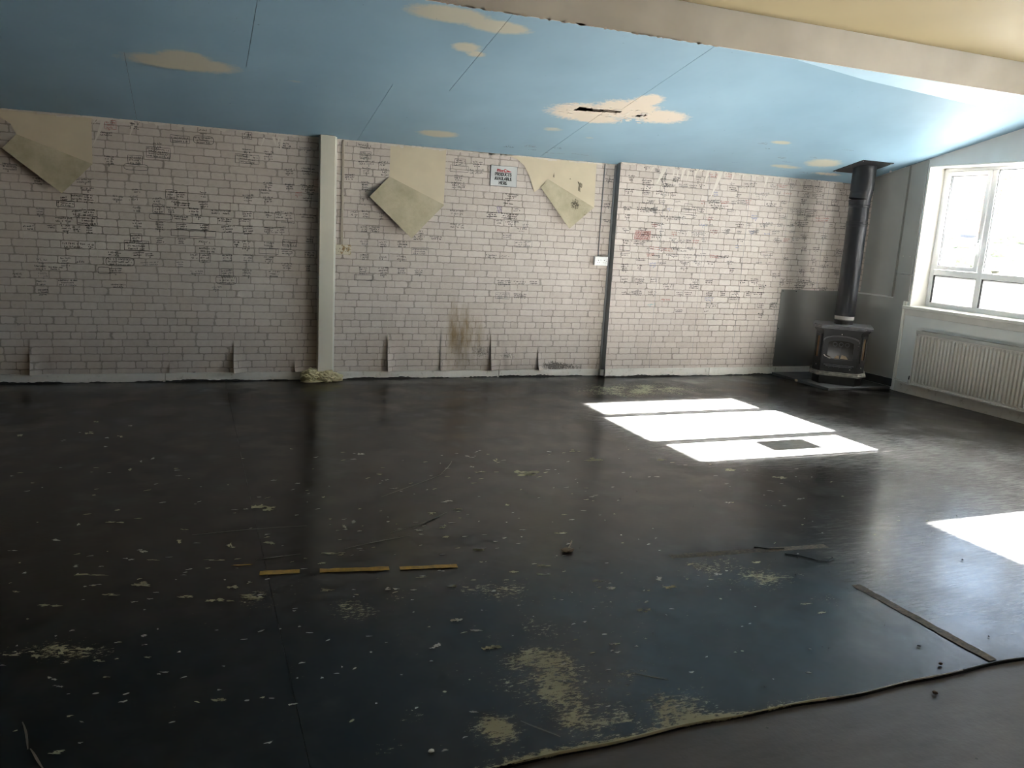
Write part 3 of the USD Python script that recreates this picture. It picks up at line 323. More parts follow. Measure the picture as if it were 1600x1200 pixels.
CHIPS = [[-1.0319,5.9223,0.0259,-0.004,-0.0106,0.0657],[-0.6311,5.8967,0.03,-0.0046,-0.0065,0.067],[-0.6807,5.9202,0.009,-0.0014,-0.0023,0.0215],[-0.6046,6.198,0.019,-0.0027,-0.0032,0.0355],[-0.382,6.0622,0.019,-0.0028,-0.0013,0.023],[-0.513,5.759,0.0237,-0.0038,-0.0021,0.0258],[-0.4317,5.7769,0.018,-0.0028,-0.0026,0.0391],[-0.5019,5.5509,0.0126,-0.0021,-0.0027,0.0336],[-0.7569,5.7281,0.0126,-0.002,-0.0024,0.0201],[-0.3285,5.013,0.0127,-0.0024,-0.0021,0.036],[-0.2781,5.1757,0.0077,-0.0014,-0.0022,0.047],[-0.2062,5.2185,0.0179,-0.0032,-0.001,0.0305],[-0.79,4.8487,0.0174,-0.0035,-0.0021,0.0145],[-0.916,4.9992,0.0079,-0.0015,-0.0026,0.0152],[-0.3402,4.148,0.0374,-0.0084,-0.0018,0.0251],[-0.348,4.321,0.0206,-0.0045,-0.0015,0.0211],[-0.5078,4.1584,0.0108,-0.0024,-0.0033,0.0304],[-0.5722,3.9756,0.0164,-0.0038,-0.0023,0.0176],[-0.0367,3.9822,0.0177,-0.004,-0.0,0.0106],[0.3469,4.2073,0.0537,-0.0116,0.0044,0.0533],[0.2634,4.2129,0.0193,-0.0042,0.0014,0.0212],[0.1581,3.7192,0.0213,-0.005,0.0022,0.0478],[0.3289,3.7205,0.0305,-0.0072,0.0027,0.0304],[-0.2003,3.75,0.0245,-0.0058,-0.001,0.0234],[-0.0491,3.8339,0.0128,-0.003,-0.0002,0.0371],[-0.2521,3.672,0.0238,-0.0058,-0.0011,0.0201],[-0.164,3.6396,0.0359,-0.0087,-0.0003,0.0089],[0.0898,3.578,0.0407,-0.0099,0.0003,0.011],[-0.6392,3.6256,0.0089,-0.0022,-0.0026,0.0168],[-0.4562,3.6464,0.0153,-0.0038,-0.0024,0.0216],[-0.394,3.5445,0.0564,-0.014,-0.0014,0.0144],[-0.3601,3.6228,0.0116,-0.0028,-0.0007,0.0086],[-0.7285,3.8828,0.0235,-0.0056,-0.0016,0.0095],[0.6049,5.2922,0.0124,-0.0021,0.0037,0.0332],[0.5619,4.5689,0.0162,-0.0032,0.0017,0.0144],[1.9434,4.4959,0.0809,-0.0155,0.0271,0.0661],[1.8482,4.8136,0.0195,-0.0035,0.0144,0.0392],[1.6991,4.9438,0.0197,-0.0035,0.0104,0.0316],[1.0229,5.1006,0.0175,-0.0031,0.0089,0.0456],[1.0494,4.651,0.0174,-0.0033,0.0034,0.0155],[1.0548,4.5394,0.0227,-0.0045,0.0041,0.0185],[1.0834,4.3834,0.0277,-0.0056,0.0033,0.0139],[0.6631,4.3117,0.013,-0.0027,0.0029,0.0196],[1.3007,4.1005,0.0268,-0.0057,0.0076,0.0252],[1.3364,3.9782,0.042,-0.0091,0.0057,0.018],[1.1769,3.9436,0.0256,-0.0056,0.0066,0.0233],[1.0433,3.7252,0.0192,-0.0044,0.0041,0.0156],[1.0392,3.6716,0.0189,-0.0044,0.0027,0.0101],[1.1553,3.618,0.019,-0.0044,0.0083,0.0275],[0.6987,3.8367,0.0188,-0.0043,0.0093,0.0532],[0.7504,3.9039,0.0192,-0.0043,0.0064,0.0344],[1.1746,3.7514,0.0196,-0.0044,0.0099,0.0333],[0.9272,3.876,0.0098,-0.0022,0.0032,0.0138],[0.3299,3.7327,0.0306,-0.0072,0.0027,0.0306],[1.2663,3.4171,0.046,-0.011,0.0087,0.0251],[1.0713,3.403,0.0179,-0.0043,0.0046,0.0156],[0.5921,3.537,0.0519,-0.0124,0.0018,0.0114],[0.5283,3.4378,0.0209,-0.0051,0.0019,0.0129],[0.4967,3.1704,0.0349,-0.0089,0.0031,0.0204],[0.7667,3.1171,0.0239,-0.0061,0.0043,0.0185],[1.4798,3.1756,0.0313,-0.0077,0.0045,0.0103],[1.4433,3.0913,0.0305,-0.0076,0.0042,0.0098],[1.0104,3.079,0.0245,-0.0062,0.0057,0.0186],[1.3226,3.1474,0.026,-0.0065,0.0062,0.016],[0.9441,2.7838,0.0186,-0.0049,0.0061,0.0194],[0.992,2.6854,0.0219,-0.0059,0.0025,0.0074],[0.9065,3.1933,0.0249,-0.0062,0.0021,0.0078],[1.0173,3.2361,0.0213,-0.0053,0.0024,0.0081],[1.7305,3.5263,0.025,-0.0058,0.0058,0.0126],[1.6155,3.9869,0.0163,-0.0035,0.0094,0.0246],[1.6587,4.5838,0.0368,-0.007,0.0054,0.0158],[1.6496,4.6925,0.0187,-0.0035,0.0096,0.0287],[2.4701,4.9384,0.0213,-0.0037,0.0181,0.038],[2.9806,4.6191,0.0425,-0.0077,0.016,0.0262],[2.527,4.715,0.0619,-0.0111,0.028,0.055],[3.3282,4.311,0.0419,-0.0079,0.029,0.0399],[3.5378,4.1071,0.0517,-0.0101,0.0241,0.0299],[3.3979,3.7155,0.0253,-0.0053,0.0161,0.0188],[2.4913,3.884,0.0354,-0.0074,0.0076,0.0126],[2.8981,3.7484,0.0241,-0.0051,0.0177,0.0245],[2.3717,3.5718,0.0164,-0.0037,0.0118,0.019],[2.4771,3.5796,0.02,-0.0044,0.0089,0.0137],[2.4865,3.4135,0.0295,-0.0067,0.0086,0.0127],[2.5727,3.3938,0.0162,-0.0037,0.0089,0.0127],[1.7266,3.53,0.0251,-0.0058,0.0058,0.0126],[1.4843,3.1745,0.029,-0.0071,0.0045,0.0103],[1.4433,3.0913,0.0283,-0.007,0.0051,0.0118],[1.6468,2.9761,0.0217,-0.0055,0.0067,0.0131],[1.9294,2.9158,0.0178,-0.0045,0.017,0.028],[1.9329,2.8306,0.0305,-0.0078,0.0145,0.0231],[1.6708,2.8911,0.0214,-0.0054,0.0057,0.0108],[2.1671,2.9654,0.0186,-0.0046,0.0079,0.0118],[2.2279,2.896,0.0185,-0.0046,0.0121,0.0171],[2.1641,3.0265,0.0236,-0.0058,0.0134,0.0203],[2.4805,2.9731,0.0292,-0.0071,0.0156,0.0203],[2.4147,2.5374,0.0346,-0.009,0.0122,0.0141],[2.4295,2.4581,0.0255,-0.0067,0.0133,0.015],[2.4638,2.7927,0.0558,-0.014,0.0074,0.0092],[2.3669,2.8391,0.051,-0.0127,0.01,0.0131],[1.7032,2.6673,0.0243,-0.0064,0.011,0.0189],[-0.1854,3.4053,0.0388,-0.0098,-0.0012,0.0274],[-0.3683,3.4408,0.0264,-0.0067,-0.001,0.011],[-0.6444,3.4468,0.0169,-0.0043,-0.0015,0.0091],[0.1576,3.2721,0.0334,-0.0085,0.0014,0.0265],[-0.0231,3.2363,0.0351,-0.009,0.0,0.0254],[0.0614,3.1928,0.0146,-0.0038,0.0004,0.0179],[0.1115,3.1871,0.0294,-0.0076,0.0014,0.0359],[-0.5056,3.2882,0.0413,-0.0108,-0.0026,0.0198],[-0.3136,3.3329,0.0373,-0.0096,-0.0008,0.0104],[-0.2234,3.2424,0.0255,-0.0066,-0.0007,0.0128],[-0.5084,2.9201,0.0319,-0.0088,-0.0051,0.034],[-0.4234,2.9241,0.0324,-0.0089,-0.0042,0.0344],[-0.5662,2.9306,0.0317,-0.0087,-0.0033,0.0198],[-0.3451,2.9194,0.0328,-0.009,-0.0029,0.0289],[-0.2965,2.8131,0.0221,-0.0061,-0.0017,0.019],[-0.3978,2.8308,0.0097,-0.0027,-0.0016,0.0136],[-0.1661,2.9576,0.0184,-0.005,-0.0008,0.0182],[-0.147,2.8017,0.0125,-0.0035,-0.0005,0.0137],[-0.1064,2.6822,0.0219,-0.0061,-0.0003,0.0102],[-0.4077,2.689,0.0208,-0.0059,-0.0014,0.0108],[0.067,2.4759,0.021,-0.006,0.0005,0.0145],[-0.3577,2.3284,0.0295,-0.0088,-0.0014,0.0114],[-0.3148,2.4649,0.0086,-0.0025,-0.0007,0.0068],[-0.2683,2.7028,0.019,-0.0054,-0.0004,0.0051],[-0.4228,2.7366,0.021,-0.0059,-0.002,0.0152],[-0.135,3.3091,0.0117,-0.003,-0.0004,0.012],[-0.5562,3.1881,0.0106,-0.0028,-0.0014,0.0093],[-0.1632,2.8888,0.009,-0.0025,-0.0004,0.0081],[0.223,3.1692,0.0409,-0.0106,0.0026,0.036],[0.0599,3.1932,0.0146,-0.0038,0.0005,0.0224],[0.9971,2.5543,0.0316,-0.0087,0.0073,0.0203],[0.8137,2.609,0.0277,-0.0076,0.0069,0.024],[0.0657,2.4744,0.0175,-0.005,0.0004,0.0136],[0.9398,2.7832,0.0186,-0.0049,0.0061,0.0194],[0.9915,2.6839,0.0219,-0.0059,0.0025,0.0073],[0.9967,2.553,0.0333,-0.0091,0.0058,0.0162],[1.9329,2.8306,0.0305,-0.0078,0.0134,0.0214],[1.6689,2.8875,0.0171,-0.0043,0.0067,0.0125],[1.0145,3.078,0.0245,-0.0062,0.0052,0.0167],[0.992,2.6854,0.0219,-0.0059,0.0025,0.0074],[1.4534,2.4506,0.0183,-0.005,0.0057,0.0107],[1.1726,2.1693,0.0112,-0.0032,0.0056,0.0116],[0.9418,2.7894,0.0224,-0.0059,0.0061,0.0195],[0.812,2.1864,0.012,-0.0035,0.0034,0.0102],[1.6951,2.6694,0.0202,-0.0053,0.0137,0.0237]]
SCRATCHES = [[2.319,3.214,2.708,3.218],[0.655,3.569,0.984,3.679],[0.982,4.24,1.424,4.622],[0.899,3.724,1.212,3.902],[1.005,3.762,1.258,3.941],[0.259,3.551,0.452,3.556],[-0.002,3.906,0.525,3.897],[-0.474,2.508,-0.433,2.366],[-0.433,2.366,-0.38,2.264],[1.416,4.597,1.554,4.848],[1.423,2.258,1.517,2.18],[0.94,2.105,1.019,1.991]]
WEAR = [[1.187,3.009,0.14,-0.036,0.035,0.096,0.8],[1.134,2.395,0.123,-0.034,0.05,0.116,1.1],[1.126,2.226,0.097,-0.028,0.041,0.091,1.1],[1.378,2.245,0.054,-0.015,0.029,0.052,0.8],[1.462,2.033,0.086,-0.025,0.05,0.079,1.2],[1.118,2.071,0.075,-0.022,0.039,0.081,0.8],[1.213,2.008,0.068,-0.02,0.033,0.062,1.0],[0.847,2.081,0.071,-0.021,0.031,0.084,1.0],[0.583,2.979,0.081,-0.021,0.016,0.088,0.8],[0.75,3.052,0.075,-0.019,0.016,0.07,0.5],[0.242,3.153,0.067,-0.017,0.006,0.082,0.8],[0.281,2.599,0.061,-0.017,0.013,0.127,0.35],[0.631,2.23,0.034,-0.01,0.016,0.061,0.6],[0.527,2.086,0.071,-0.021,0.01,0.041,0.5],[0.239,2.293,0.09,-0.026,0.007,0.067,0.4],[-0.422,2.91,0.15,-0.041,-0.009,0.075,0.8],[-0.061,2.449,0.033,-0.009,-0.001,0.072,0.5],[-0.274,3.023,0.063,-0.017,-0.006,0.076,0.4],[2.239,2.98,0.152,-0.037,0.092,0.133,0.7],[2.411,2.828,0.18,-0.045,0.097,0.124,0.7],[2.54,2.56,0.085,-0.022,0.096,0.107,0.4],[1.237,2.616,0.119,-0.032,0.041,0.096,0.6],[1.414,2.704,0.773,-0.204,0.323,0.673,0.32],[4.098,6.856,0.624,-0.06,0.158,0.274,0.95],[3.616,6.872,0.264,-0.025,0.09,0.177,0.6],[0.346,3.097,0.609,-0.158,0.048,0.443,0.25],[1.923,2.354,0.372,-0.101,0.206,0.281,0.15],[1.097,2.187,0.287,-0.082,0.1,0.222,0.5]]
rng = random.Random(11)
nrm = np.random.default_rng(11)

# ------------------------------------------------------------------ floor
CHIPS_AT = np.array(CHIPS); WEAR_AT = np.array(WEAR)
def blobs(X, Y, rows):
    w = np.zeros_like(X)
    for cx, cy, ax, ay, bx_, by_, s in rows:
        det = ax * by_ - ay * bx_
        p = ((X - cx) * by_ - (Y - cy) * bx_) / det; q = (ax * (Y - cy) - ay * (X - cx)) / det
        w = np.maximum(w, s * np.exp(-0.55 * (p * p + q * q)))
    return w
YE = 1.93                                                   # edge of the black floor over the older slab
def edge_y(x): return YE + 0.006 * np.sin(x * 5.1) + 0.004 * np.sin(x * 13.7 + 1) + 0.006 * (x - 1.7)
floor = thing('floor', kind='structure')
XJ = 0.292                                                  # joint between the two floor sheets
def floor_sheet(x0, x1):
    xs = steps(x0, x1, 0.05); vs = steps(0, 1, 0.009)
    def fn(U, V):
        y = edge_y(U) + (D + 0.05 - edge_y(U)) * V
        z = 0.0022 * np.sin(U * 1.7 + 0.4) * np.sin(y * 1.3) - 0.0022
        return np.stack([U, y, z], -1)
    P, f, U, V = grid(xs, vs, fn)
    n = len(xs)
    rows = [np.arange(n), np.arange(n)[::-1] + len(P) - n]
    wear = blobs(P[:, 0], P[:, 1], WEAR_AT)
    strip = np.exp(-((P[:, 1] - edge_y(P[:, 0])) / 0.035) ** 2) * ((P[:, 0] > 0.72) & (P[:, 0] < 2.2)) * np.clip((2.2 - P[:, 0]) / 0.5, 0, 1.25)
    wear = np.maximum(wear, strip)
    scuff_and_light = 0.85 * np.exp(-(((P[:, 0] - 5.3) / 1.5) ** 2 + ((P[:, 1] - 4.0) / 1.5) ** 2)) + 0.8 * np.exp(-(((P[:, 0] - 4.6) / 0.9) ** 2 + ((P[:, 1] - 2.6) / 0.8) ** 2)) + 0.6 * np.exp(-(((P[:, 0] - 3.3) / 0.8) ** 2 + ((P[:, 1] - 2.6) / 0.7) ** 2)) + 1.25 * np.exp(-(((P[:, 0] - 4.05) / 1.12) ** 4 + ((P[:, 1] - 5.48) / 1.12) ** 4)) + 0.4 * np.exp(-(((P[:, 0] - 5.6) / 0.6) ** 2 + ((P[:, 1] - 6.3) / 0.45) ** 2)) + 0.22 * np.exp(-(((P[:, 0] - 3.2) / 0.8) ** 2 + ((P[:, 1] - 3.6) / 1.6) ** 2)) + 0.16  # real scuffs, plus pale tone painted in for sun patches and window sheen
    # the sheet's edges, 22 mm deep
    v = [P]; ff = [f]; m = len(P)
    per = list(np.arange(n)) + list(np.arange(1, len(vs)) * n + n - 1) + list((len(vs) - 1) * n + np.arange(n - 2, -1, -1)) + list(np.arange(len(vs) - 2, 0, -1) * n)
    low = P[per].copy(); low[:, 2] = -0.0135
    v.append(low); k = len(per)
    for i in range(k):
        j = (i + 1) % k
        ff.append(np.array([[per[i], m + i, m + j], [per[i], m + j, per[j]]]))
    wear2 = np.concatenate([wear, wear[per] * 0]); scuff_and_light2 = np.concatenate([scuff_and_light, scuff_and_light[per] * 0])
    obj('floor_sheet', (np.vstack(v), np.vstack(ff)), M['floor'], floor, False, prim={'wear': wear2, 'scuff_and_light': scuff_and_light2})
floor_sheet(XL, XJ - 0.0012); floor_sheet(XJ + 0.0012, XR + 0.05)
obj('sub_floor', bx(XL, XR + 0.05, YE - 0.3, D + 0.05, -0.12, -0.0145), M['dark'], floor)
P, f, U, V = grid(steps(XL, XR + 0.05, 0.12), steps(YF, YE + 0.3, 0.12), lambda U, V: np.stack([U, V, -0.0130 + 0.0015 * np.sin(U * 3.1) * np.sin(V * 2.7)], -1))
obj('concrete_slab', (P, f), M['slab'], floor, True)
obj('slab_bed', bx(XL, XR + 0.05, YF, YE + 0.3, -0.12, -0.018), M['dark'], floor)
# worn-through flecks, each at its place
def blob_poly(c, a, b, n, seed, rough=0.38):
    r = random.Random(seed); pts = []
    ph = [r.uniform(0, 6.28) for _ in range(4)]
    for k in range(n):
        t = 2 * math.pi * k / n
        m = 1 + rough * (0.5 * math.sin(3 * t + ph[0]) + 0.4 * math.sin(5 * t + ph[1]) + 0.35 * math.sin(7 * t + ph[2])) + r.uniform(-0.18, 0.18)
        pts.append((c[0] + m * (a[0] * math.cos(t) + b[0] * math.sin(t)), c[1] + m * (a[1] * math.cos(t) + b[1] * math.sin(t))))
    return Polygon(pts).buffer(0)
def fan(poly, z):
    gs = getattr(poly, 'geoms', [poly]); out = []
    for g in gs:
        if g.area < 1e-7: continue
        m = trimesh.creation.extrude_polygon(g, 0.0006, engine='earcut'); m.apply_translation([0, 0, z]); out.append(m)
    return out
big, small = [], []
for k, (cx, cy, ax, ay, b0, b1) in enumerate(CHIPS):
    L = math.hypot(ax, ay); parts = []; r = random.Random(3000 + k)
    n = 2 if L < 0.018 else 3 if L < 0.04 else 5 if L < .08 else 8
    for q in range(n):
        t, v = r.uniform(-0.75, 0.75), r.uniform(-.6, .6); s = r.uniform(0.22, 0.5) * (1 if n > 2 else 1.5)
        parts.append(blob_poly((cx + ax * t + b0 * v, cy + ay * t + b1 * v), (ax * s, ay * s), (b0 * r.uniform(.14, .42) + ax * r.uniform(-.1, .1), b1 * r.uniform(.14, .42)), 13, 100 * k + q, 0.6))
    for p in parts:
        (big if (L > 0.03 or k % 3 == 0) else small).extend(fan(p, -0.0012 + 0.0001 * (k % 5)))
rs = random.Random(77)
for k in range(620):                                         # the fine scatter between them
    x, y = rs.gauss(1.2, 1.5), rs.uniform(2.0, 5.2)
    if rs.random() > (1.15 - 0.22 * (y - 2.0)) or x > 4.0 or (x > 2.2 and y < 2.9) or x < -2: continue
    a, q = rs.uniform(.003, .016) * (0.7 + .2 * (y - 2)), rs.uniform(.002, .005); t = rs.gauss(.12, .25)
    (small if k % 3 else big).extend(fan(blob_poly((x, y), (a * math.cos(t), a * math.sin(t)), (-q * math.sin(t), q * math.cos(t)), 8, 60000 + k, .5), -0.0012 + 0.0001 * (k % 4)))
obj('worn_fleck', cat(big), M['chip'], floor, kind='stuff', label='greenish bare flecks where the black paint has worn off')
obj('scraped_fleck', cat(small), M['chip_grey'], floor, kind='stuff', label='grey scraped flecks in the black paint')
sc = []
for k, (x0, y0, x1, y1) in enumerate(SCRATCHES):
    n = 9; d = np.array([x1 - x0, y1 - y0]); L = np.hypot(*d); nn = np.array([-d[1], d[0]]) / L
    c = [np.array([x0, y0]) + d * t + nn * 0.03 * L * math.sin(3 * t + k) for t in np.linspace(0, 1, n)]
    w = [0.0022 * math.sin(math.pi * min(max(t, .03), .97)) + 0.0012 for t in np.linspace(0, 1, n)]
    sc += fan(Polygon([tuple(p + nn * q) for p, q in zip(c, w)] + [tuple(p - nn * q) for p, q in zip(c, w)][::-1]).buffer(0), -0.0012)
obj('scratch', cat(sc), M['scratch'], floor, kind='stuff', label='long pale scratches')
# lip of the floor edge: ragged crumbs of paint and screed
def lip_piece(x0, x1, r0, m, label):
    xs = steps(x0, x1, 0.03); rr = [r0 * (0.55 + 0.9 * meshkit.noise([x * 9.0, 0.3, 0.1], 6)) for x in xs]
    obj('floor_edge_lip', tube([np.array([x, edge_y(x) + 0.004, -0.0035]) for x in xs], rr, 6), m, floor, label=label)
lip_piece(XL, 0.70, .0035, M['black_paint'], 'black painted lip of the floor edge')
lip_piece(0.70, 1.98, .0045, M['chip'], 'pale broken lip of the floor edge')
lip_piece(1.98, 2.62, .0035, M['chip_grey'], 'grey broken lip of the floor edge')
lip_piece(2.62, XR, .0035, M['black_paint'], 'black painted lip of the floor edge')

# ------------------------------------------------------------------ right wall with its windows
Y1A, Y1B, Z1A, Z1B = 4.50, 6.53, 0.905, 2.34               # window 1
Y2A, Y2B, Z2A, Z2B = 0.90, 3.33, 0.905, 1.975               # window 2, nearer, out of the frame
wr = sbox(YF - 0.3, -0.2, D + 0.3, 3.4).difference(sbox(Y1A, Z1A, Y1B, Z1B)).difference(sbox(Y2A, Z2A, Y2B, Z2B))
obj('wall_right', extr(wr, XW - XR, ((XR, 0, 0), (0, 1, 0), (0, 0, 1), (1, 0, 0))), M['wall_white'], kind='structure')
obj('wall_left', bx(XL - 0.2, XL, YF - 0.3, D + 0.3, -0.2, 3.4), M['brown_wall'], kind='structure')
wf = sbox(XL - 0.2, -0.2, XW, 3.4)
obj('wall_front', extr(wf, 0.29, ((0, YF - 0.29, 0), (1, 0, 0), (0, 0, 1), (0, 1, 0))), M['brown_wall'], kind='structure')

def window_unit(name, frame_of, total, lights, zs, sashes, frosted_low, thick_dir):
    """frame_of(a0, a1, d0, d1, z0, z1, bevel) -> box; a along the wall, d depth from the room side of the frame"""
    w = thing(name, kind='structure')
    a0, a1, z0, z1 = total
    J, T = 0.055, 0.048
    obj('frame_jamb', frame_of(a0, a0 + J, 0, 0.07, z0, z1, .004), M['upvc'], w); obj('frame_jamb', frame_of(a1 - J, a1, 0, 0.07, z0, z1, .004), M['upvc'], w)
    obj('frame_head', frame_of(a0, a1, 0.002, 0.068, z1 - 0.045, z1, .004), M['upvc'], w); obj('frame_rail', frame_of(a0, a1, 0.002, 0.068, z0, z0 + 0.055, .004), M['upvc'], w)
    zt = zs
    if zt: obj('transom', frame_of(a0 + J, a1 - J, 0.001, 0.069, zt - 0.03, zt + 0.03, .004), M['upvc'], w)
    edges = [a0 + J] + [t for l in lights for t in (l - 0.03, l + 0.03)] + [a1 - J]
    for l in lights: obj('mullion', frame_of(l - 0.03, l + 0.03, 0, 0.07, z0 + 0.05, z1 - 0.04, .004), M['upvc'], w)
    for i in range(0, len(edges), 2):
        p, q = edges[i], edges[i + 1]; lo, hi = (zt + 0.03 if zt else z0 + 0.055), z1 - 0.045
        k = i // 2
        if k in sashes:
            b = 0.045
            s = obj('opening_sash', cat([frame_of(p + .002, p + b, -0.012, 0.05, lo + .002, hi - .002, .004), frame_of(q - b, q - .002, -0.012, 0.05, lo + .002, hi - .002, .004),
                                         frame_of(p + b - .004, q - b + .004, -0.0115, 0.05, lo + .002, lo + b, .004), frame_of(p + b - .004, q - b + .004, -0.0115, 0.05, hi - b, hi - .002, .004)]), M['upvc'], w)
            obj('gasket', cat([frame_of(p + b, p + b + .004, -0.004, 0.03, lo + b, hi - b, 0), frame_of(q - b - .004, q - b, -0.004, 0.03, lo + b, hi - b, 0), frame_of(p + b, q - b, -0.004, 0.03, lo + b, lo + b + .004, 0), frame_of(p + b, q - b, -0.004, 0.03, hi - b - .004, hi - b, 0)]), M['gasket'], s)
            hz = lo + 0.28; hp = p + 0.022
            obj('handle', cat([frame_of(hp - .011, hp + .011, -0.022, -0.011, hz - .04, hz + .04, .004), frame_of(hp - .007, hp + .007, -0.05, -0.02, hz - .007, hz + .007, .003), frame_of(hp - .006, hp + .010, -0.056, -0.044, hz - .115, hz + .008, .004)]), M['upvc'], s)
            obj('handle_lock', frame_of(hp - .006, hp + .006, -0.0275, -0.0215, hz + .012, hz + .024, .002), M['dark'], s)
            obj('pane', frame_of(p + b - .008, q - b + .008, 0.03, 0.034, lo + b - .008, hi - b + .008, 0), M['glass'], w)
        else:
            obj('gasket', cat([frame_of(p, p + .004, 0.006, 0.03, lo, hi, 0), frame_of(q - .004, q, 0.006, 0.03, lo, hi, 0), frame_of(p, q, 0.006, 0.03, hi - .004, hi, 0)]), M['gasket'], w)
            obj('pane', frame_of(p - .008, q + .008, 0.03, 0.034, lo - .008, hi + .008, 0), M['glass'], w)
        if zt:
            obj('gasket', cat([frame_of(p, q, 0.006, 0.03, zt - .034, zt - .03, 0), frame_of(p, p + .003, 0.006, 0.03, z0 + .055, zt - .03, 0), frame_of(q - .003, q, 0.006, 0.03, z0 + .055, zt - .03, 0)]), M['gasket'], w)
            obj('pane', frame_of(p - .008, q + .008, 0.03, 0.034, z0 + 0.047, zt - 0.022, 0), M['frosted'] if frosted_low else M['glass'], w, label='frosted lower pane' if frosted_low else None)
    return w
FX = 7.275
def fr_right(a0, a1, d0, d1, z0, z1, bev): return bx(FX + d0, FX + d1, a0, a1, z0, z1, bev)
w1 = window_unit('window_1', fr_right, (Y1A, Y1B, Z1A, Z1B), (5.12, 5.935), 1.275, (0, 2), True, 1)
w2 = window_unit('window_2', fr_right, (Y2A, Y2B, Z2A, Z2B), (1.72, 2.52), None, (), False, 1)
nt = obj('window_notice', bx(FX + 0.036, FX + 0.0375, 4.735, 4.995, 1.585, 1.855), M['sign'], label='square paper notice stuck on the glass of the right-hand opening sash', cat='notice')

# window sill and reveal lining of window 1, wall panel below, skirting
sill = thing('window_sill', 'white painted timber window sill running above the radiator', 'window sill', (XR, 5.5, 0.9))
obj('board', bx(XR - 0.045, FX + 0.005, Y1A - 0.06, Y1B + 0.055, 0.875, 0.912, .006), M['sill'], sill)
obj('apron', bx(XR - 0.016, XR + 0.002, Y1A - 0.05, Y1B + 0.04, 0.812, 0.876, .003), M['sill'], sill)
obj('trim_1', cat([bx(XR - 0.006, FX, Y1B - 0.012, Y1B + 0.002, Z1A + 0.006, Z1B, .002), bx(XR - 0.006, FX, Y1A - 0.002, Y1A + 0.012, Z1A + 0.006, Z1B, .002), bx(XR - 0.006, FX, Y1A, Y1B, Z1B - 0.012, Z1B + 0.002, .002)]), M['white_gloss'], kind='structure')
obj('trim_2', cat([bx(XR - 0.022, XR + 0.001, 6.565, 6.600, 0.0, 0.955, .004)]), M['white_gloss'], kind='structure')
bs = thing('baseboard_right', kind='structure')
obj('skirting_board', bx(XR - 0.02, XR + 0.001, YE, 6.566, -0.004, 0.112, .004), M['skirting'], bs)

# ------------------------------------------------------------------ back wall, chimney breast
wb = thing('wall_back', kind='structure')
obj('plaster', bx(XL - 0.2, XB + 0.3, D, D + 0.25, -0.2, 3.2), M['plaster'], wb)
SEAMS = [-4.2, -3.87, -3.34, -2.81, -2.28, -1.75, -1.218, -0.69, -0.163, 0.366, 0.897, 1.225, 1.754, 2.283, 2.797, 3.318, 3.838, XB]
CURL = {-1.218: (0.07, 0.32), -0.69: (0.02, 0.1), -0.163: (0.035, 0.14), 0.366: (0.075, 0.30), 0.897: (0.06, 0.14), 1.754: (0.075, 0.46), 2.283: (0.03, 0.14), 2.797: (0.07, 0.46), 3.318: (0.055, 0.28)}
def strip_mesh(x0, x1, y, ztop, zbot=0.078, curl_l=None, curl_r=None, wrinkle=None, seed=0):
    xs, zs = steps(x0 + 0.0016, x1 - 0.0016, 0.0215), steps(zbot, ztop, 0.021)
    w = x1 - x0
    def fn(U, V):
        off = 0.0012 + 0.0010 * (int(round(x0 * 100)) % 2) + 0.0010 * meshkit.noise(np.stack([U * 3.1 + seed, V * 1.2, U * 0], -1), 3) + 0.0006 * meshkit.noise(np.stack([U * 26 + seed, V * 1.1, U * 0], -1), 5)
        s = (U - x0) / w
        low = np.clip(1 - (V - zbot) / 0.22, 0, 1)
        off = off + 0.010 * low ** 2 * meshkit.noise(np.stack([U * 7 + seed, V * 6, U * 0 + 1], -1), 8)
        for c, e in ((curl_l, s), (curl_r, 1 - s)):
            if c:
                a, h = c
                up = np.clip(1 - (V - zbot) / h, 0, 1); side = np.clip(1 - e / 0.30, 0, 1)
                off = off + a * (up ** 1.7) * (side ** 1.8)
        if wrinkle:
            cx, cz, rx, rz, amp = wrinkle
            g = np.exp(-(((U - cx) / rx) ** 2 + ((V - cz) / rz) ** 2))
            off = off + amp * g * (0.35 + meshkit.fbm(np.stack([U * 24, V * 5, U * 0 + 4], -1), 3, 2))
        return np.stack([U, y - off, V], -1)
    return grid(xs, zs, fn)
def stain_of(X, Z):
    s = 0.95 * np.exp(-(((X - 2.50) / 0.22) ** 2 + ((Z - 0.42) / 0.34) ** 2)) + 0.55 * np.exp(-(((X - 2.40) / 0.05) ** 2 + ((Z - 0.5) / 0.38) ** 2)) + 0.5 * np.exp(-(((X - 2.52) / 0.04) ** 2 + ((Z - 0.48) / 0.25) ** 2)) + 0.45 * np.exp(-(((X - 2.68) / 0.05) ** 2 + ((Z - 0.42) / 0.2) ** 2)) + 0.8 * np.exp(-(((X - 1.2) / 0.03) ** 2)) * 0
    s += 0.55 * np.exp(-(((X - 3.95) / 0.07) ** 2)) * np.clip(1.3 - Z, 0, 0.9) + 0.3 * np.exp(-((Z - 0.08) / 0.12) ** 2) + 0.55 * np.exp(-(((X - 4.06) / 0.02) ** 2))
    return s
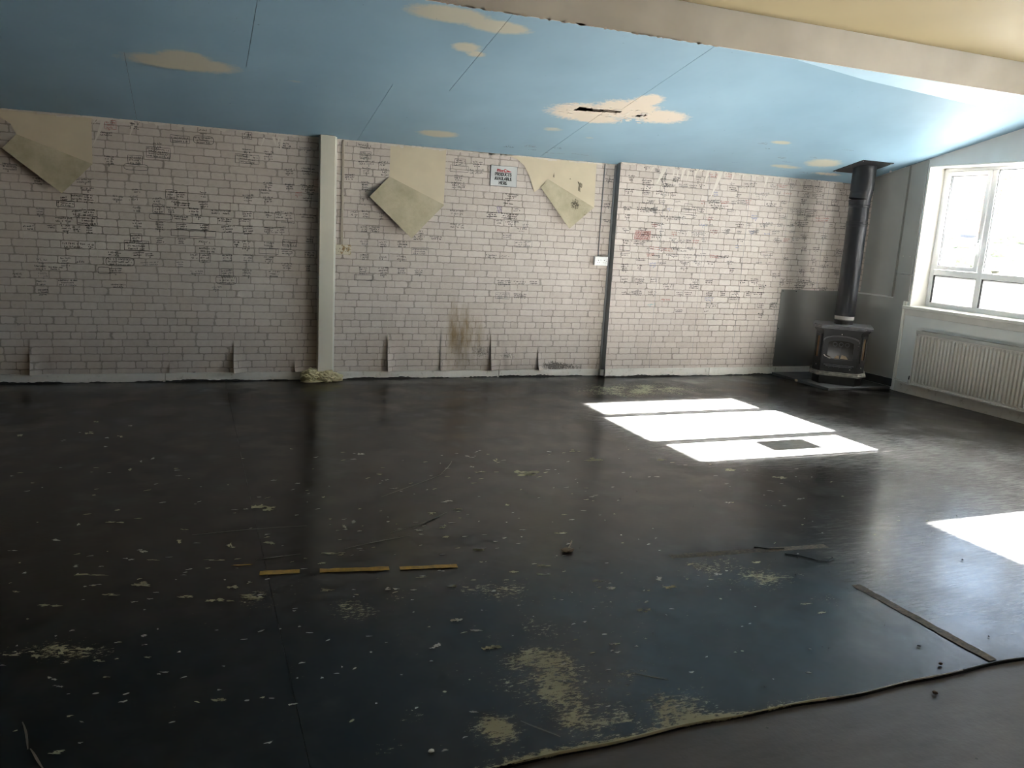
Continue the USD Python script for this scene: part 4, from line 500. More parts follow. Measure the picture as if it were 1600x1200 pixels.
def mould_of(X, Z):
    m = 0.82 * np.exp(-(((X - 3.72) / 0.33) ** 2 + ((Z - 0.09) / 0.07) ** 2)) + 0.85 * np.exp(-(((X - 2.68) / 0.16) ** 2 + ((Z - 0.26) / 0.15) ** 2)) + 0.8 * np.exp(-(((X - 3.0) / 0.18) ** 2 + ((Z - 0.22) / 0.10) ** 2))
    m += 0.75 * np.exp(-(((X - 1.85) / 0.35) ** 2 + ((Z - 0.10) / 0.04) ** 2)) * 0.9 + 0.8 * np.exp(-(((X - 0.7) / 0.3) ** 2 + ((Z - 0.085) / 0.035) ** 2)) + 0.7 * np.exp(-(((X - 3.45) / 0.2) ** 2 + ((Z - 0.12) / 0.08) ** 2))
    return m

# handwriting: pen strokes as flat ribbons
INK = {'r': 'ink_red', 'u': 'ink_blue', 't': 'ink_teal', 'p': 'ink_purple', 'l': 'ink_light'}
def ribbon(pts, w):
    pts = np.asarray(pts, float)
    d = np.gradient(pts, axis=0); L = np.hypot(d[:, 0], d[:, 1]) + 1e-9; n = np.stack([-d[:, 1], d[:, 0]], 1) / L[:, None] * w / 2
    v = np.vstack([pts + n, pts - n]); k = len(pts); f = []
    for i in range(k - 1): f += [[i, k + i, i + 1], [i + 1, k + i, k + i + 1]]
    return v, np.array(f)
GLYPHS = [[(0, 0), (0, 1), (.6, .6), (.6, 0)], [(.6, .8), (0, .6), (.1, 0), (.6, .1)], [(0, .7), (.3, 0), (.6, .7)], [(0, 0), (.25, .9), (.5, 0)], [(.1, 1), (.1, 0), (.6, .1)], [(0, .5), (.6, .5)], [(.5, .8), (.1, .7), (.5, .35), (.05, 0)],
          [(0, 0), (.1, .7), (.3, .1), (.5, .7), (.6, 0)], [(.3, .9), (.25, 0)], [(0, .1), (.6, .95)], [(.1, .7), (0, .2), (.4, 0), (.6, .5), (.2, .75)], [(0, .9), (.6, .9), (.3, .9), (.3, 0)], [(.1, .4), (.6, .5), (.3, .8), (.05, .4), (.5, .05)]]
def write_note(x, z, w, h, style, seed):
    r = random.Random(seed); out = []
    col = next((INK[c] for c in style if c in INK), 'ink')
    if 'l' in style and col == 'ink_light' or (('l' in style) and not any(c in style for c in 'rutp')): col = 'ink_light'
    tilt = r.uniform(-0.06, 0.10)
    if 'e' not in style and 'E' not in style:
        n = max(1, int(round(h / 0.021))); ch = h / n
        for i in range(n):
            zz = z + h / 2 - (i + 0.5) * ch
            lw = w * r.uniform(0.62, 1.0) if i else w; xx = x - lw / 2 + r.uniform(-.1, .1) * (w - lw)
            cw = ch * r.uniform(0.42, 0.58)
            k = 0
            while xx < x + lw / 2 - cw * 0.4:
                if k and r.random() < 0.16: xx += cw * 0.8; k += 1; continue
                g = GLYPHS[r.randrange(len(GLYPHS))]; s = r.uniform(.62, .95)
                pts = [(xx + px * cw * 1.15 + r.uniform(-.1, .1) * cw, zz - ch * .38 + pz * ch * .74 * s + r.uniform(-.06, .06) * ch + tilt * (xx - x)) for px, pz in g]
                out.append(ribbon(pts, 0.0036)); xx += cw * r.uniform(.78, 1.0); k += 1
        if r.random() < 0.4:                                # little arrow under the note, as on many of them
            ax, az = x + r.uniform(-.2, .2) * w, z - h / 2
            out.append(ribbon([(ax, az + .004), (ax, az - .012)], .0028)); out.append(ribbon([(ax - .006, az - .006), (ax, az - .013), (ax + .006, az - .006)], .0028))
    if any(c in style for c in 'bEeoR'):
        W_, H_ = w / 2 + 0.006, h / 2 + 0.003
        if 'E' in style or 'e' in style: W_, H_ = w / 2, h / 2 * 0.85
        if 'o' in style or 'e' in style:
            k = 26; pts = []
            for q in range(k + 1):
                t = 2 * math.pi * q / k; c, s = math.cos(t), math.sin(t)
                pts.append((x + W_ * math.copysign(abs(c) ** .45, c), z + H_ * math.copysign(abs(s) ** .5, s)))
        else:
            cs = [(-W_, -H_), (W_, -H_), (W_, H_), (-W_, H_), (-W_, -H_)]; pts = []
            for (a, b), (c, d) in zip(cs, cs[1:]):
                for t in np.linspace(0, 1, 6)[:-1]: pts.append((x + a + (c - a) * t + r.uniform(-.001, .001), z + b + (d - b) * t + r.uniform(-.001, .001)))
            pts.append((x - W_, z - H_))
        out.append(ribbon(pts, 0.0034))
        if 'R' in style:
            for q in range(16):
                t = -1 + 2 * q / 15; out.append(ribbon([(x + W_ * t, z - H_), (x + W_ * min(1, t + .2), z + H_)], 0.0045))
            col = 'ink_red'
    return col, out
def handwriting(notes, to3, parent, seed):
    by = {}
    for k, (x, z, w, h, st) in enumerate(notes):
        c, rb = write_note(x, z, w, h, st, seed + k)
        by.setdefault(c, []).extend(rb)
    for c in sorted(by):
        v, f = cat(by[c])
        v = to3(v[:, 0], v[:, 1])
        obj('handwriting', (v, f), M[c], parent, kind='stuff', label={'ink': 'dense black felt-pen notes', 'ink_light': 'faded grey pen notes', 'ink_red': 'red pen marks', 'ink_blue': 'blue pen marks', 'ink_teal': 'teal pen marks', 'ink_purple': 'purple pen marks'}[c])
def streaks(rows, y, parent):
    ms = []
    for k, (xa, za, xb, zb, w) in enumerate(rows):
        r = random.Random(900 + k); n = 8; pl, pr = [], []
        for i in range(n + 1):
            t = i / n; ww = w * (1 - t) ** .8 / 2 * (1 + r.uniform(-.15, .15)) + 0.0012
            cx = xa + (xb - xa) * t ** 1.25
            pl.append((cx - ww, za + (zb - za) * t)); pr.append((cx + ww, za + (zb - za) * t))
        ms.append(extr(Polygon(pl + pr[::-1]).buffer(0), 0.0007, ((0, y, 0), (1, 0, 0), (0, 0, 1), (0, -1, 0))))
    obj('torn_streak', cat(ms), M['torn'], parent, kind='stuff', label='white torn streaks where the paper face was ripped')

for i in range(len(SEAMS) - 1):
    x0, x1 = SEAMS[i], SEAMS[i + 1]
    wr_ = (2.54, 0.30, 0.22, 0.28, 0.032) if 2.2 < x0 < 2.4 else (2.98, 0.20, 0.16, 0.16, 0.035) if 2.7 < x0 < 2.9 else None
    cl = CURL.get(x0); cr = CURL.get(x1)
    if cr: cr = (cr[0] * 0.25, cr[1] * 0.8)
    P, f, U, V = strip_mesh(x0, x1, D, zc(D) - 0.004, 0.078 if x0 < 3 else 0.07, cl, cr, wr_, i * 3.7)
    s = obj('wallpaper_strip', (P, f), M['paper'], wb, True, prim={'stain': stain_of(P[:, 0], P[:, 2]), 'mould': mould_of(P[:, 0], P[:, 2])})
    mine = [n for n in NOTES_BACK if x0 <= n[0] < x1]
    if mine: handwriting(mine, lambda a, b: np.stack([a, np.full_like(a, D - 0.0036), b], -1), s, 1000 * i)
    ms = [t for t in STREAKS_BACK if x0 <= t[0] < x1]
    if ms: streaks(ms, D - 0.0040, s)
# ragged paint edge along the ceiling
rg = []
for x in np.arange(-1.9, 4.05, 0.055):
    r = rng.uniform(.004, .02); rg.append(extr(blob_poly((x, zc(D) - .005), (rng.uniform(.02, .05), 0), (0, r), 9, int(x * 1000) + 9000), .0008, ((0, D - .0042, 0), (1, 0, 0), (0, 0, 1), (0, -1, 0))))
obj('ragged_paint_edge', cat(rg), M['torn'], wb, kind='stuff', label='ragged torn paper line under the ceiling')

wc = thing('wall_breast', kind='structure')
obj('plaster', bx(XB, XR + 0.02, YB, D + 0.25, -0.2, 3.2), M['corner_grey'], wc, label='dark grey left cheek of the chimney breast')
SB = [XB - 0.001, 4.59, 5.12, 5.65, 6.18, 6.71, XR]
for i in range(6):
    x0, x1 = SB[i], SB[i + 1]
    P, f, U, V = strip_mesh(x0, x1, YB, zc(YB) - 0.004, 0.088, None, None, None, 50 + i * 2.3)
    flue_shade = 0.75 * np.clip((P[:, 0] - 6.28) / 0.08, 0, 1) * np.clip((P[:, 2] - 0.9) / 0.3, 0, 1) * 0.35  # shade beside the flue, put into the paper as a darker tone
    s = obj('wallpaper_strip', (P, f), M['paper'], wc, True, prim={'stain': flue_shade, 'mould': np.zeros(len(P))})
    mine = [n for n in NOTES_BREAST if x0 <= n[0] < x1]
    if mine: handwriting(mine, lambda a, b: np.stack([a, np.full_like(a, YB - 0.0036), b], -1), s, 50000 + 1000 * i)
    ms = [t for t in STREAKS_BREAST if x0 <= t[0] < x1]
    if ms: streaks(ms, YB - 0.0040, s)
rg = []
for x in np.arange(XB + .05, 6.9, 0.05):
    r = rng.uniform(.004, .016); rg.append(extr(blob_poly((x, zc(YB) - .005), (rng.uniform(.02, .05), 0), (0, r), 9, int(x * 1000) + 9000), .0008, ((0, YB - .0042, 0), (1, 0, 0), (0, 0, 1), (0, -1, 0))))
obj('ragged_paint_edge', cat(rg), M['torn'], wc, kind='stuff', label='ragged torn paper line under the ceiling')
obj('corner_bead', bx(XB - 0.022, XB - 0.001, D - 0.012, D - 0.002, 0.0, 2.16, .002), M['corner_grey'], wc)
obj('metal_foot', cat([bx(XB - 0.05, XB - 0.003, YB + 0.004, YB + 0.02, 0.012, 0.075, .003), lathe([(0.007, 0), (0.007, -0.003)], (XB - 0.026, YB + 0.004, 0.045), 10, 'y')]), M['grey_sheet'], wc)
# the wallpaper that returns onto the right wall beside the flue
P, f, U, V = grid(steps(7.22, YB - 0.001, 0.022), steps(0.985, 2.2, 0.022), lambda U, V: np.stack([np.full_like(U, XR - 0.0016), U, np.minimum(V, zc(U) - .004)], -1))
obj('wallpaper_return', (P, f[:, ::-1]), M['paper_side'], wc, True, prim={'stain': np.zeros(len(P)), 'mould': np.zeros(len(P))})

# skirtings
bb = thing('baseboard_back', kind='structure')
def skirting(x0, x1, y, h, parent, n_seed):
    ms = bx(x0, x1, y - 0.016, y + 0.001, -0.004, h, .004)
    obj('skirting_board', ms, M['skirting'], parent)
    r = random.Random(n_seed); up = []; xs = np.arange(x0 + .001, x1, 0.02)
    ph = r.uniform(0, 6)
    for x in xs: up.append((x, 0.007 + 0.006 * math.sin(x * 4.3 + ph) + 0.004 * math.sin(x * 17 + ph) + r.uniform(-.002, .005)))
    pl = Polygon([(xs[0], -0.002)] + [(a, max(b, .001)) for a, b in up] + [(xs[-1], -0.002)]).buffer(0)
    obj('paint_lap', extr(pl, .001, ((0, y - .0162, 0), (1, 0, 0), (0, 0, 1), (0, -1, 0))), M['black_paint'], parent, label='ragged black floor paint lapping up the skirting')
for a, b in ((XL, -2.2), (-2.196, -0.2), (-0.196, 0.965), (1.285, 2.9), (2.904, XB - 0.035)): skirting(a, b, D, 0.077 if a < 1 else 0.069, bb, int(a * 10) + 60)
obj('skirting_gap', cat([bx(-0.09, 0.05, D - 0.006, D - 0.002, 0.0755, 0.0815), bx(0.4, 0.93, D - 0.006, D - 0.002, 0.0755, 0.082)]), M['dark'], bb)
bc = thing('baseboard_breast', kind='structure')
for a, b in ((XB, 5.35), (5.354, 6.25), (6.254, 6.95)): skirting(a, b, YB, 0.088, bc, int(a * 10) + 60)

# ------------------------------------------------------------------ pillar
pl = thing('pillar', 'cream painted square boxed pillar against the brick-print wall', 'pillar', (1.165, D - 0.05, 0))
obj('shaft', bx(1.095, 1.228, D - 0.095, D - 0.0005, 0.06, zc(D - .09) - 0.003, .004), M['pillar'], pl)
obj('edge_strip', bx(1.222, 1.246, D - 0.062, D - 0.0005, 0.05, zc(D - .06) - 0.003, .003), M['white_gloss'], pl)

# ------------------------------------------------------------------ ceiling
ce = thing('ceiling', kind='structure')
CLOUDS = [(-0.01, 6.33, 0.36, 0.12, 1.0), (0.0, 6.22, 0.16, 0.10, 1.0), (1.5, 5.10, 0.26, 0.10, 1.0), (1.83, 5.16, 0.22, 0.08, 1.0), (1.74, 5.50, 0.10, 0.07, 0.9), (1.84, 5.58, 0.07, 0.05, .8), (2.07, 7.24, 0.18, 0.085, 0.95), (5.2, 6.55, 0.12, 0.05, .8), (6.1, 6.98, 0.22, 0.13, 0.85), (5.8, 7.2, 0.22, 0.06, .7), (2.98, 6.83, 0.10, 0.06, .6), (3.4, 6.95, .06, .03, .5), (0.75, 6.42, .07, .03, .5)]
BARE = [(3.05, 6.37, 0.29, 0.18, 1.0), (3.35, 6.22, 0.28, 0.20, 1.0), (3.42, 5.98, 0.12, 0.12, 0.95), (3.72, 6.28, 0.24, 0.14, 1.0), (3.2, 6.48, 0.25, 0.10, .9), (6.45, 7.3, 0.2, 0.05, .7)]
def spots(X, Y, rows): 
    s = np.zeros_like(X)
    for cx, cy, rx, ry, a in rows:
        d = np.sqrt(((X - cx) / rx) ** 2 + ((Y - cy) / ry) ** 2); s = np.maximum(s, a * np.clip(1.5 - d, 0, 1))
    return s
HOLES = [Polygon([(2.945, 6.36), (2.965, 6.275), (3.06, 6.262), (3.10, 6.285), (3.335, 6.235), (3.345, 6.295), (3.2, 6.325), (3.12, 6.335), (3.02, 6.345)]), Polygon([(3.505, 6.335), (3.52, 6.275), (3.56, 6.23), (3.60, 6.26), (3.588, 6.305), (3.54, 6.34)])]
fine_x, fine_y = np.arange(2.86, 3.68, 0.011), np.arange(6.16, 6.44, 0.011)
from shapely import contains_xy
def ceiling_board(x0, x1, y0, y1, jag=None):
    xs = np.unique(np.concatenate([steps(x0, x1, 0.035), fine_x[(fine_x > x0) & (fine_x < x1)]])); ys = np.unique(np.concatenate([steps(y0, y1, 0.035), fine_y[(fine_y > y0) & (fine_y < y1)]]))
    def fn(U, V):
        return np.stack([U, V, zc(V) + 0.0016 * (meshkit.noise(np.stack([U * 1.1, V * 1.1, U * 0], -1), 4) - .5)], -1)
    keep = lambda a, b: ~(contains_xy(HOLES[0], a, b) | contains_xy(HOLES[1], a, b))
    P, f, U, V = grid(xs, ys, fn, keep)
    n, m = len(xs), len(ys)
    per = list(np.arange(n)) + list(np.arange(1, m) * n + n - 1) + list((m - 1) * n + np.arange(n - 2, -1, -1)) + list(np.arange(m - 2, 0, -1) * n)
    up = P[per].copy(); up[:, 2] += 0.012; k = len(per); sk = []
    for i in range(k):
        j = (i + 1) % k; sk += [[per[i], per[j], len(P) + j], [per[i], len(P) + j, len(P) + i]]
    Q = np.vstack([P, up]); F = np.vstack([f[:, ::-1], np.array(sk)])
    obj('ceiling_board', (Q, F), M['blue'], ce, False, prim={'cloud': spots(Q[:, 0], Q[:, 1], CLOUDS), 'bare': spots(Q[:, 0], Q[:, 1], BARE)})
g = 0.0016
for x0, x1 in ((XL, -1.06), (-1.06, 0.40), (0.40, 1.862), (1.862, 3.318), (3.318, XR + .02)): ceiling_board(x0 + g, x1 - g, YH, 6.262)
for x0, x1 in ((XL, -0.365), (-0.365, 1.43), (1.43, 3.205), (3.205, XR + .02)): ceiling_board(x0 + g, x1 - g, 6.2622, D + .01)
obj('roof_deck', (lambda m: (m.vertices, m.faces))(trimesh.convex.convex_hull(np.array([(x, y, zc(y) + dz) for x in (XL - .2, XW) for y in (YH + .06, D + .3) for dz in (0.075, 0.2)]))), M['dark_void'], ce)
obj('roof_void', (lambda m: (m.vertices, m.faces))(trimesh.convex.convex_hull(np.array([(x, y, zc(y) + dz) for x in (XL - .2, XW) for y in (YH + .06, 6.15) for dz in (0.0135, 0.073)]))), M['dark_void'], ce)
obj('roof_batten', (lambda m: (m.vertices, m.faces))(trimesh.convex.convex_hull(np.array([(x, y, zc(y) + dz) for x in (XL - .2, XW) for y in (6.50, D + .2) for dz in (0.0135, 0.073)]))), M['dark_void'], ce)
lath = []
for k in range(7):
    a = rng.uniform(2.95, 3.25); lath.append(tube([(a, 6.27 + .012 * k, zc(6.27 + .012 * k) + .012), (a + rng.uniform(.05, .12), 6.275 + .010 * k, zc(6.275 + .01 * k) + .01 + rng.uniform(-.012, .004))], rng.uniform(.004, .008), 5))
obj('splintered_lath', cat(lath), M['wood'], ce, label='brown splintered lath showing in the ceiling gash')
fl = []
for k in range(46):                                          # plaster crumbs round the gash and edges
    x, y = rng.uniform(2.85, 3.65), rng.choice([rng.uniform(6.2, 6.28), rng.uniform(6.30, 6.46)])
    if contains_xy(HOLES[0], x, y): continue
    p = blob_poly((x, y), (rng.uniform(.008, .03), 0), (0, rng.uniform(.004, .012)), 7, 4000 + k)
    fl.append(extr(p, rng.uniform(.001, .005), ((0, 0, zc(y) - .0005 + SL * y), (1, 0, 0), (0, 1, -SL), (0, 0, -1))))
obj('loose_plaster', cat(fl), M['torn'], ce, kind='stuff', label='flaking plaster round the gash')
rep = [(3.29, 6.17, .05), (3.31, 6.3, .03)]
CN = [(2.985, 7.33, .12, .05, 'l'), (3.05, 7.42, .10, .03, ''), (3.25, 7.30, .10, .05, ''), (3.30, 7.46, .20, .03, 'l'), (3.55, 7.43, .18, .03, 'l'), (2.80, 7.40, .10, .04, ''), (5.05, 6.62, .10, .05, 'l'), (5.20, 6.74, .06, .02, ''), (5.55, 6.95, .10, .04, 'l'), (5.70, 7.05, .12, .04, 'ul'), (5.85, 6.85, .10, .03, 'l'), (5.9, 7.33, .12, .03, 'ul'), (6.15, 7.32, .12, .04, 'l'), (5.2, 7.22, .10, .03, 'ul'), (4.55, 7.35, .10, .02, 'ul'), (6.0, 6.55, .14, .02, 'l')]
handwriting([(x, y, w, h, st) for x, y, w, h, st in CN], lambda a, b: np.stack([a, b, zc(b) - .0022], -1), ce, 70000)
obj('painted_glow_wedge', (lambda m: (m.vertices, m.faces))(trimesh.convex.convex_hull(np.array([(4.02, 4.975, zc(4.975) - .001), (6.10, 4.975, zc(4.975) - .001), (6.225, 5.24, zc(5.24) - .001), (4.02, 4.985, zc(4.985) - .001), (4.7, 5.10, zc(5.10) - .001), (6.10, 4.98, zc(4.98) - .003), (6.22, 5.235, zc(5.235) - .022), (4.75, 5.095, zc(5.095) - .012)]))), M['reflected_glow'], ce, label='pale wedge by the header painted as light reflected on the ceiling')  # thin added wedge, its pale colour paints a patch of reflected light

obj('trim_3', bx(XL, XR + .02, YH - .005, YH + 0.05, zc(YH) - 0.001, 3.3), M['header'], kind='structure')
obj('ceiling_front', bx(XL - .2, XW, YF - .3, YH, ZY, ZY + .15), M['yellow'], kind='structure')
fl = []
for k in range(70):
    x = rng.uniform(0.9, 3.4); fl.append(extr(blob_poly((x, zc(YH)), (rng.uniform(.008, .03), 0), (0, rng.uniform(.003, .009)), 7, 5000 + k), .0012, ((0, YH - .0052, 0), (1, 0, 0), (0, 0, 1), (0, -1, 0))))
obj('flaking_edge', cat(fl), M['torn'], stage.GetPrimAtPath('/World/ceiling'), kind='stuff', label='flaking paint along the header edge')
# ------------------------------------------------------------------ peeled wallpaper
def sheet(corners, off, depth_fn, step=0.02, thick=0.0007):
    """triangulated paper polygon in (x, z); depth_fn(x, z) = distance in front of the wall"""
    poly = Polygon(corners); x0, z0, x1, z1 = poly.bounds
    pts = [(x, z) for x in np.arange(x0 + step / 2, x1, step) for z in np.arange(z0 + step / 2, z1, step) if poly.buffer(-step * .4).contains(Point(x, z))]
    ring = poly.exterior; n = int(ring.length / step); ed = [ring.interpolate(t * ring.length / n).coords[0] for t in range(n)] + [tuple(c) for c in list(ring.coords)[:-1]]
    A = np.unique(np.round(np.array(pts + ed), 5), axis=0)
    from scipy.spatial import Delaunay
    t = Delaunay(A).simplices
    c = A[t].mean(1); t = t[contains_xy(poly.buffer(1e-6), c[:, 0], c[:, 1])]
    a, b, d = A[t[:, 0]], A[t[:, 1]], A[t[:, 2]]
    ar = (b[:, 0] - a[:, 0]) * (d[:, 1] - a[:, 1]) - (b[:, 1] - a[:, 1]) * (d[:, 0] - a[:, 0])
    t = t[np.abs(ar) > 1e-9]; ar = ar[np.abs(ar) > 1e-9]; t[ar < 0] = t[ar < 0][:, ::-1]       # counter-clockwise from the room
    o = np.array([off + depth_fn(x, z) for x, z in A])
    V = np.stack([A[:, 0], D - o, A[:, 1]], -1); B = V.copy(); B[:, 1] += thick
    f = np.vstack([t, t[:, ::-1] + len(V)])
    e = {}
    for q in t:
        for i in range(3):
            e[(q[i], q[(i + 1) % 3])] = 1
    sk = [[[i, j + 0, j + len(V)][0], j + len(V), j] for (i, j) in e if (j, i) not in e] + [[i, i + len(V), j + len(V)] for (i, j) in e if (j, i) not in e]
    return np.vstack([V, B]), np.vstack([f, np.array(sk)]), A
def fold_depth(p, q, k, pw=1.25):
    p, q = np.array(p), np.array(q); d = (q - p) / np.linalg.norm(q - p); n = np.array([-d[1], d[0]])
    return lambda x, z: k * abs(np.dot(np.array([x, z]) - p, n)) ** pw
def flap(label, upper, upper_depth, lower, fold, k, mould=(), tilt=None):
    c = np.mean(np.array(upper), 0)
    t = thing('wallpaper_flap', label, 'wallpaper flap', (c[0], D, c[1]), group=None)
    V, f, A = sheet(upper, 0.0045, upper_depth)
    obj('exposed_backing', (V, f), M['backing'], t, 40)
    fd = fold_depth(*fold, k)
    V, f, A = sheet(lower, 0.0066, lambda x, z: fd(x, z) + (tilt(x, z) if tilt else 0))
    mo = np.zeros(len(A))
    for mx, mz, r, s in mould: mo = np.maximum(mo, s * np.exp(-((A[:, 0] - mx) ** 2 + (A[:, 1] - mz) ** 2) / r ** 2))
    obj('folded_corner', (V, f), M['fold'], t, False, prim={'mould': np.concatenate([mo, mo])})
    return t
t1 = flap('peeled wallpaper corner hanging folded over at the far left of the wall', [(-1.72, 2.155), (-0.697, 2.163), (-0.701, 1.80), (-1.228, 1.985), (-1.262, 2.06), (-1.36, 2.12), (-1.55, 2.15)], lambda x, z: 0.05 * max(0, (-1.05 - x)) ** 1.3,
     [(-1.228, 1.985), (-0.701, 1.80), (-0.922, 1.553), (-1.325, 1.868)], ((-1.228, 1.985), (-0.701, 1.80)), 0.30)
t2 = flap('peeled wallpaper corner folded down just right of the cream pillar', [(1.735, 2.160), (2.263, 2.158), (2.259, 1.662), (1.733, 1.880)], lambda x, z: 0.0,
     [(1.733, 1.880), (2.259, 1.662), (2.262, 1.655), (1.935, 1.335), (1.545, 1.688)], ((1.733, 1.880), (2.259, 1.662)), 0.27, mould=((1.72, 1.66, .05, .55),))
t3 = flap('mould-spotted peeled wallpaper beside the products sign', [(2.885, 2.160), (3.83, 2.168), (3.838, 1.728), (3.313, 1.972), (3.235, 1.885), (3.17, 1.835), (3.12, 1.965), (3.055, 2.075), (2.98, 2.13)], lambda x, z: 0.11 * max(0, 3.30 - x) ** 1.4 * min(1, (2.17 - z) * 6) + 0.012 * max(0, 2.17 - z),
     [(3.313, 1.972), (3.838, 1.728), (3.79, 1.69), (3.70, 1.62), (3.55, 1.505), (3.235, 1.885)], ((3.313, 1.972), (3.838, 1.728)), 0.26, mould=((3.62, 1.745, .085, 1.25), (3.55, 1.52, .06, .8), (3.74, 1.66, .07, .9)))
m = []
for x, z, w, h, s in ((3.66, 1.93, .06, .12, 1), (3.55, 1.99, .02, .015, 2), (3.37, 2.01, .02, .05, 3)): m.append(extr(blob_poly((x, z), (w * .35, 0), (0, h * .35), 15, 7000 + s, .7), .0007, ((0, D - .0105, 0), (1, 0, 0), (0, 0, 1), (0, -1, 0))))
obj('mould_spot', cat(m), plain('mould_black', (.20, .17, .12), .8, var=.5, scale=70), t3, kind='stuff')
V, f, A = sheet([(6.29, 2.188), (6.35, 2.186), (6.325, 2.115), (6.29, 2.155), (6.24, 2.19)], 0.09 + .004, lambda x, z: .06 * max(0, 2.19 - z))
obj('wallpaper_tear', (V, f), M['torn'], label='small curled paper tear under the ceiling, left of the flue', cat='torn wallpaper')

# ------------------------------------------------------------------ sign
sg = thing('wall_sign', 'white rectangular sign reading PRODUCTS AVAILABLE HERE', 'sign', (2.846, D, 1.965))
obj('board', bx(2.713, 2.980, D - 0.011, D - 0.003, 1.872, 2.058, .0015), M['sign'], sg)
obj('edge_rim', cat([bx(2.710, 2.714, D - .012, D - .003, 1.869, 2.061), bx(2.979, 2.983, D - .012, D - .003, 1.869, 2.061), bx(2.710, 2.983, D - .012, D - .003, 1.869, 1.8725), bx(2.710, 2.983, D - .012, D - .003, 2.0575, 2.061)]), flat('sign_rim', (.22, .23, .23)), sg)
def lettering(txt, h, cx, z, bold, sx=1.0):
    m = meshkit.text_mesh(txt, h, 0.0008, bold); b = m.bounds; m.vertices[:, 0] = (m.vertices[:, 0] - (b[0, 0] + b[1, 0]) / 2) * sx
    v = m.vertices; return np.stack([cx + v[:, 0], D - 0.0112 - v[:, 2], z + v[:, 1]], -1), m.faces
for txt, z, wd in (('PRODUCTS', 1.966, .168), ('AVAILABLE', 1.926, .175), ('HERE', 1.886, .082)):
    v, f = lettering(txt, 0.030, 2.840, z, True); k = wd / np.ptp(v[:, 0]); v[:, 0] = 2.840 + (v[:, 0] - 2.840) * k
    v, f = cat([(v + np.array([dx, -.0002 * q, 0]), f) for q, dx in enumerate((-.0013, 0, .0013))])
    obj('lettering', (v, f), M['ink'], sg, label=f'black word {txt}')
lg = []
r = random.Random(4)
for k, (x, w, h) in enumerate(((2.772, .010, .024), (2.784, .008, .022), (2.795, .009, .022), (2.807, .008, .016), (2.818, .010, .015), (2.829, .008, .015))): lg.append(extr(Polygon([(x, 2.006), (x + w, 2.006), (x + w + .004, 2.006 + h), (x + .004, 2.006 + h)]), .0008, ((0, D - .0112, 0), (1, 0, 0), (0, 0, 1), (0, -1, 0))))
rg_ = Point(2.858, 2.017).buffer(.015).difference(Point(2.860, 2.0175).buffer(.0085)).difference(sbox(2.866, 2.010, 2.880, 2.022))
lg.append(extr(rg_, .0008, ((0, D - .0112, 0), (1, 0, 0), (0, 0, 1), (0, -1, 0))))
lg.append(extr(Polygon([(2.870, 2.008), (2.922, 2.006), (2.922, 2.010), (2.878, 2.022), (2.872, 2.024)]), .0008, ((0, D - .0112, 0), (1, 0, 0), (0, 0, 1), (0, -1, 0))))
lg.append(extr(sbox(2.772, 2.000, 2.91, 2.0025), .0008, ((0, D - .0112, 0), (1, 0, 0), (0, 0, 1), (0, -1, 0))))
obj('logo', cat(lg), flat('logo_red', (.42, .035, .04)), sg, label='small red logo')

# ------------------------------------------------------------------ sockets and their conduits
def socket(x0, x1, z0, z1, label, m, y=D):
    s = thing('double_socket', label, 'power socket', ((x0 + x1) / 2, y, (z0 + z1) / 2), group=None)
    obj('back_box', bx(x0, x1, y - .035, y - .0005, z0, z1, .004), m, s)
    obj('face_plate', bx(x0 - .002, x1 + .002, y - .042, y - .034, z0 - .002, z1 + .002, .003), m, s)
    for c in (x0 + (x1 - x0) * .27, x0 + (x1 - x0) * .73):
        obj('pin_holes', cat([bx(c - .003, c + .003, y - .0428, y - .040, z0 + .045, z0 + .056), bx(c - .014, c - .007, y - .0428, y - .040, z0 + .024, z0 + .029), bx(c + .007, c + .014, y - .0428, y - .040, z0 + .024, z0 + .029)]), M['dark'], s)
        d = 1 if c > (x0 + x1) / 2 else -1
        obj('rocker_switch', bx(c - d * .026 - .006, c - d * .026 + .006, y - .0455, y - .041, z0 + .044, z0 + .064, .002), m, s)
    for c in (x0 + .012, x1 - .012): obj('screw', lathe([(.004, 0), (.003, -.0015)], (c, y - .042, (z0 + z1) / 2), 8, 'y'), M['brass'], s)
socket(1.250, 1.388, 1.160, 1.246, 'brown-stained double socket beside the cream pillar', M['socket_old'])
socket(3.876, 4.022, 1.155, 1.242, 'clean white double socket next to the chimney breast corner', M['socket'])
obj('conduit', bx(1.298, 1.320, D - .014, D - .002, 1.245, zc(D) - .006, .003), plain('beige_trunking', (.42, .36, .29), .5), label='beige cable trunking from the ceiling to the stained socket', cat='conduit')
obj('conduit', tube([(3.926, D - .008, 1.24), (3.925, D - .008, 1.7), (3.927, D - .008, zc(D) - .006)], .0055, 8), M['corner_grey'], label='thin dark cable conduit from the ceiling to the clean white socket', cat='conduit')

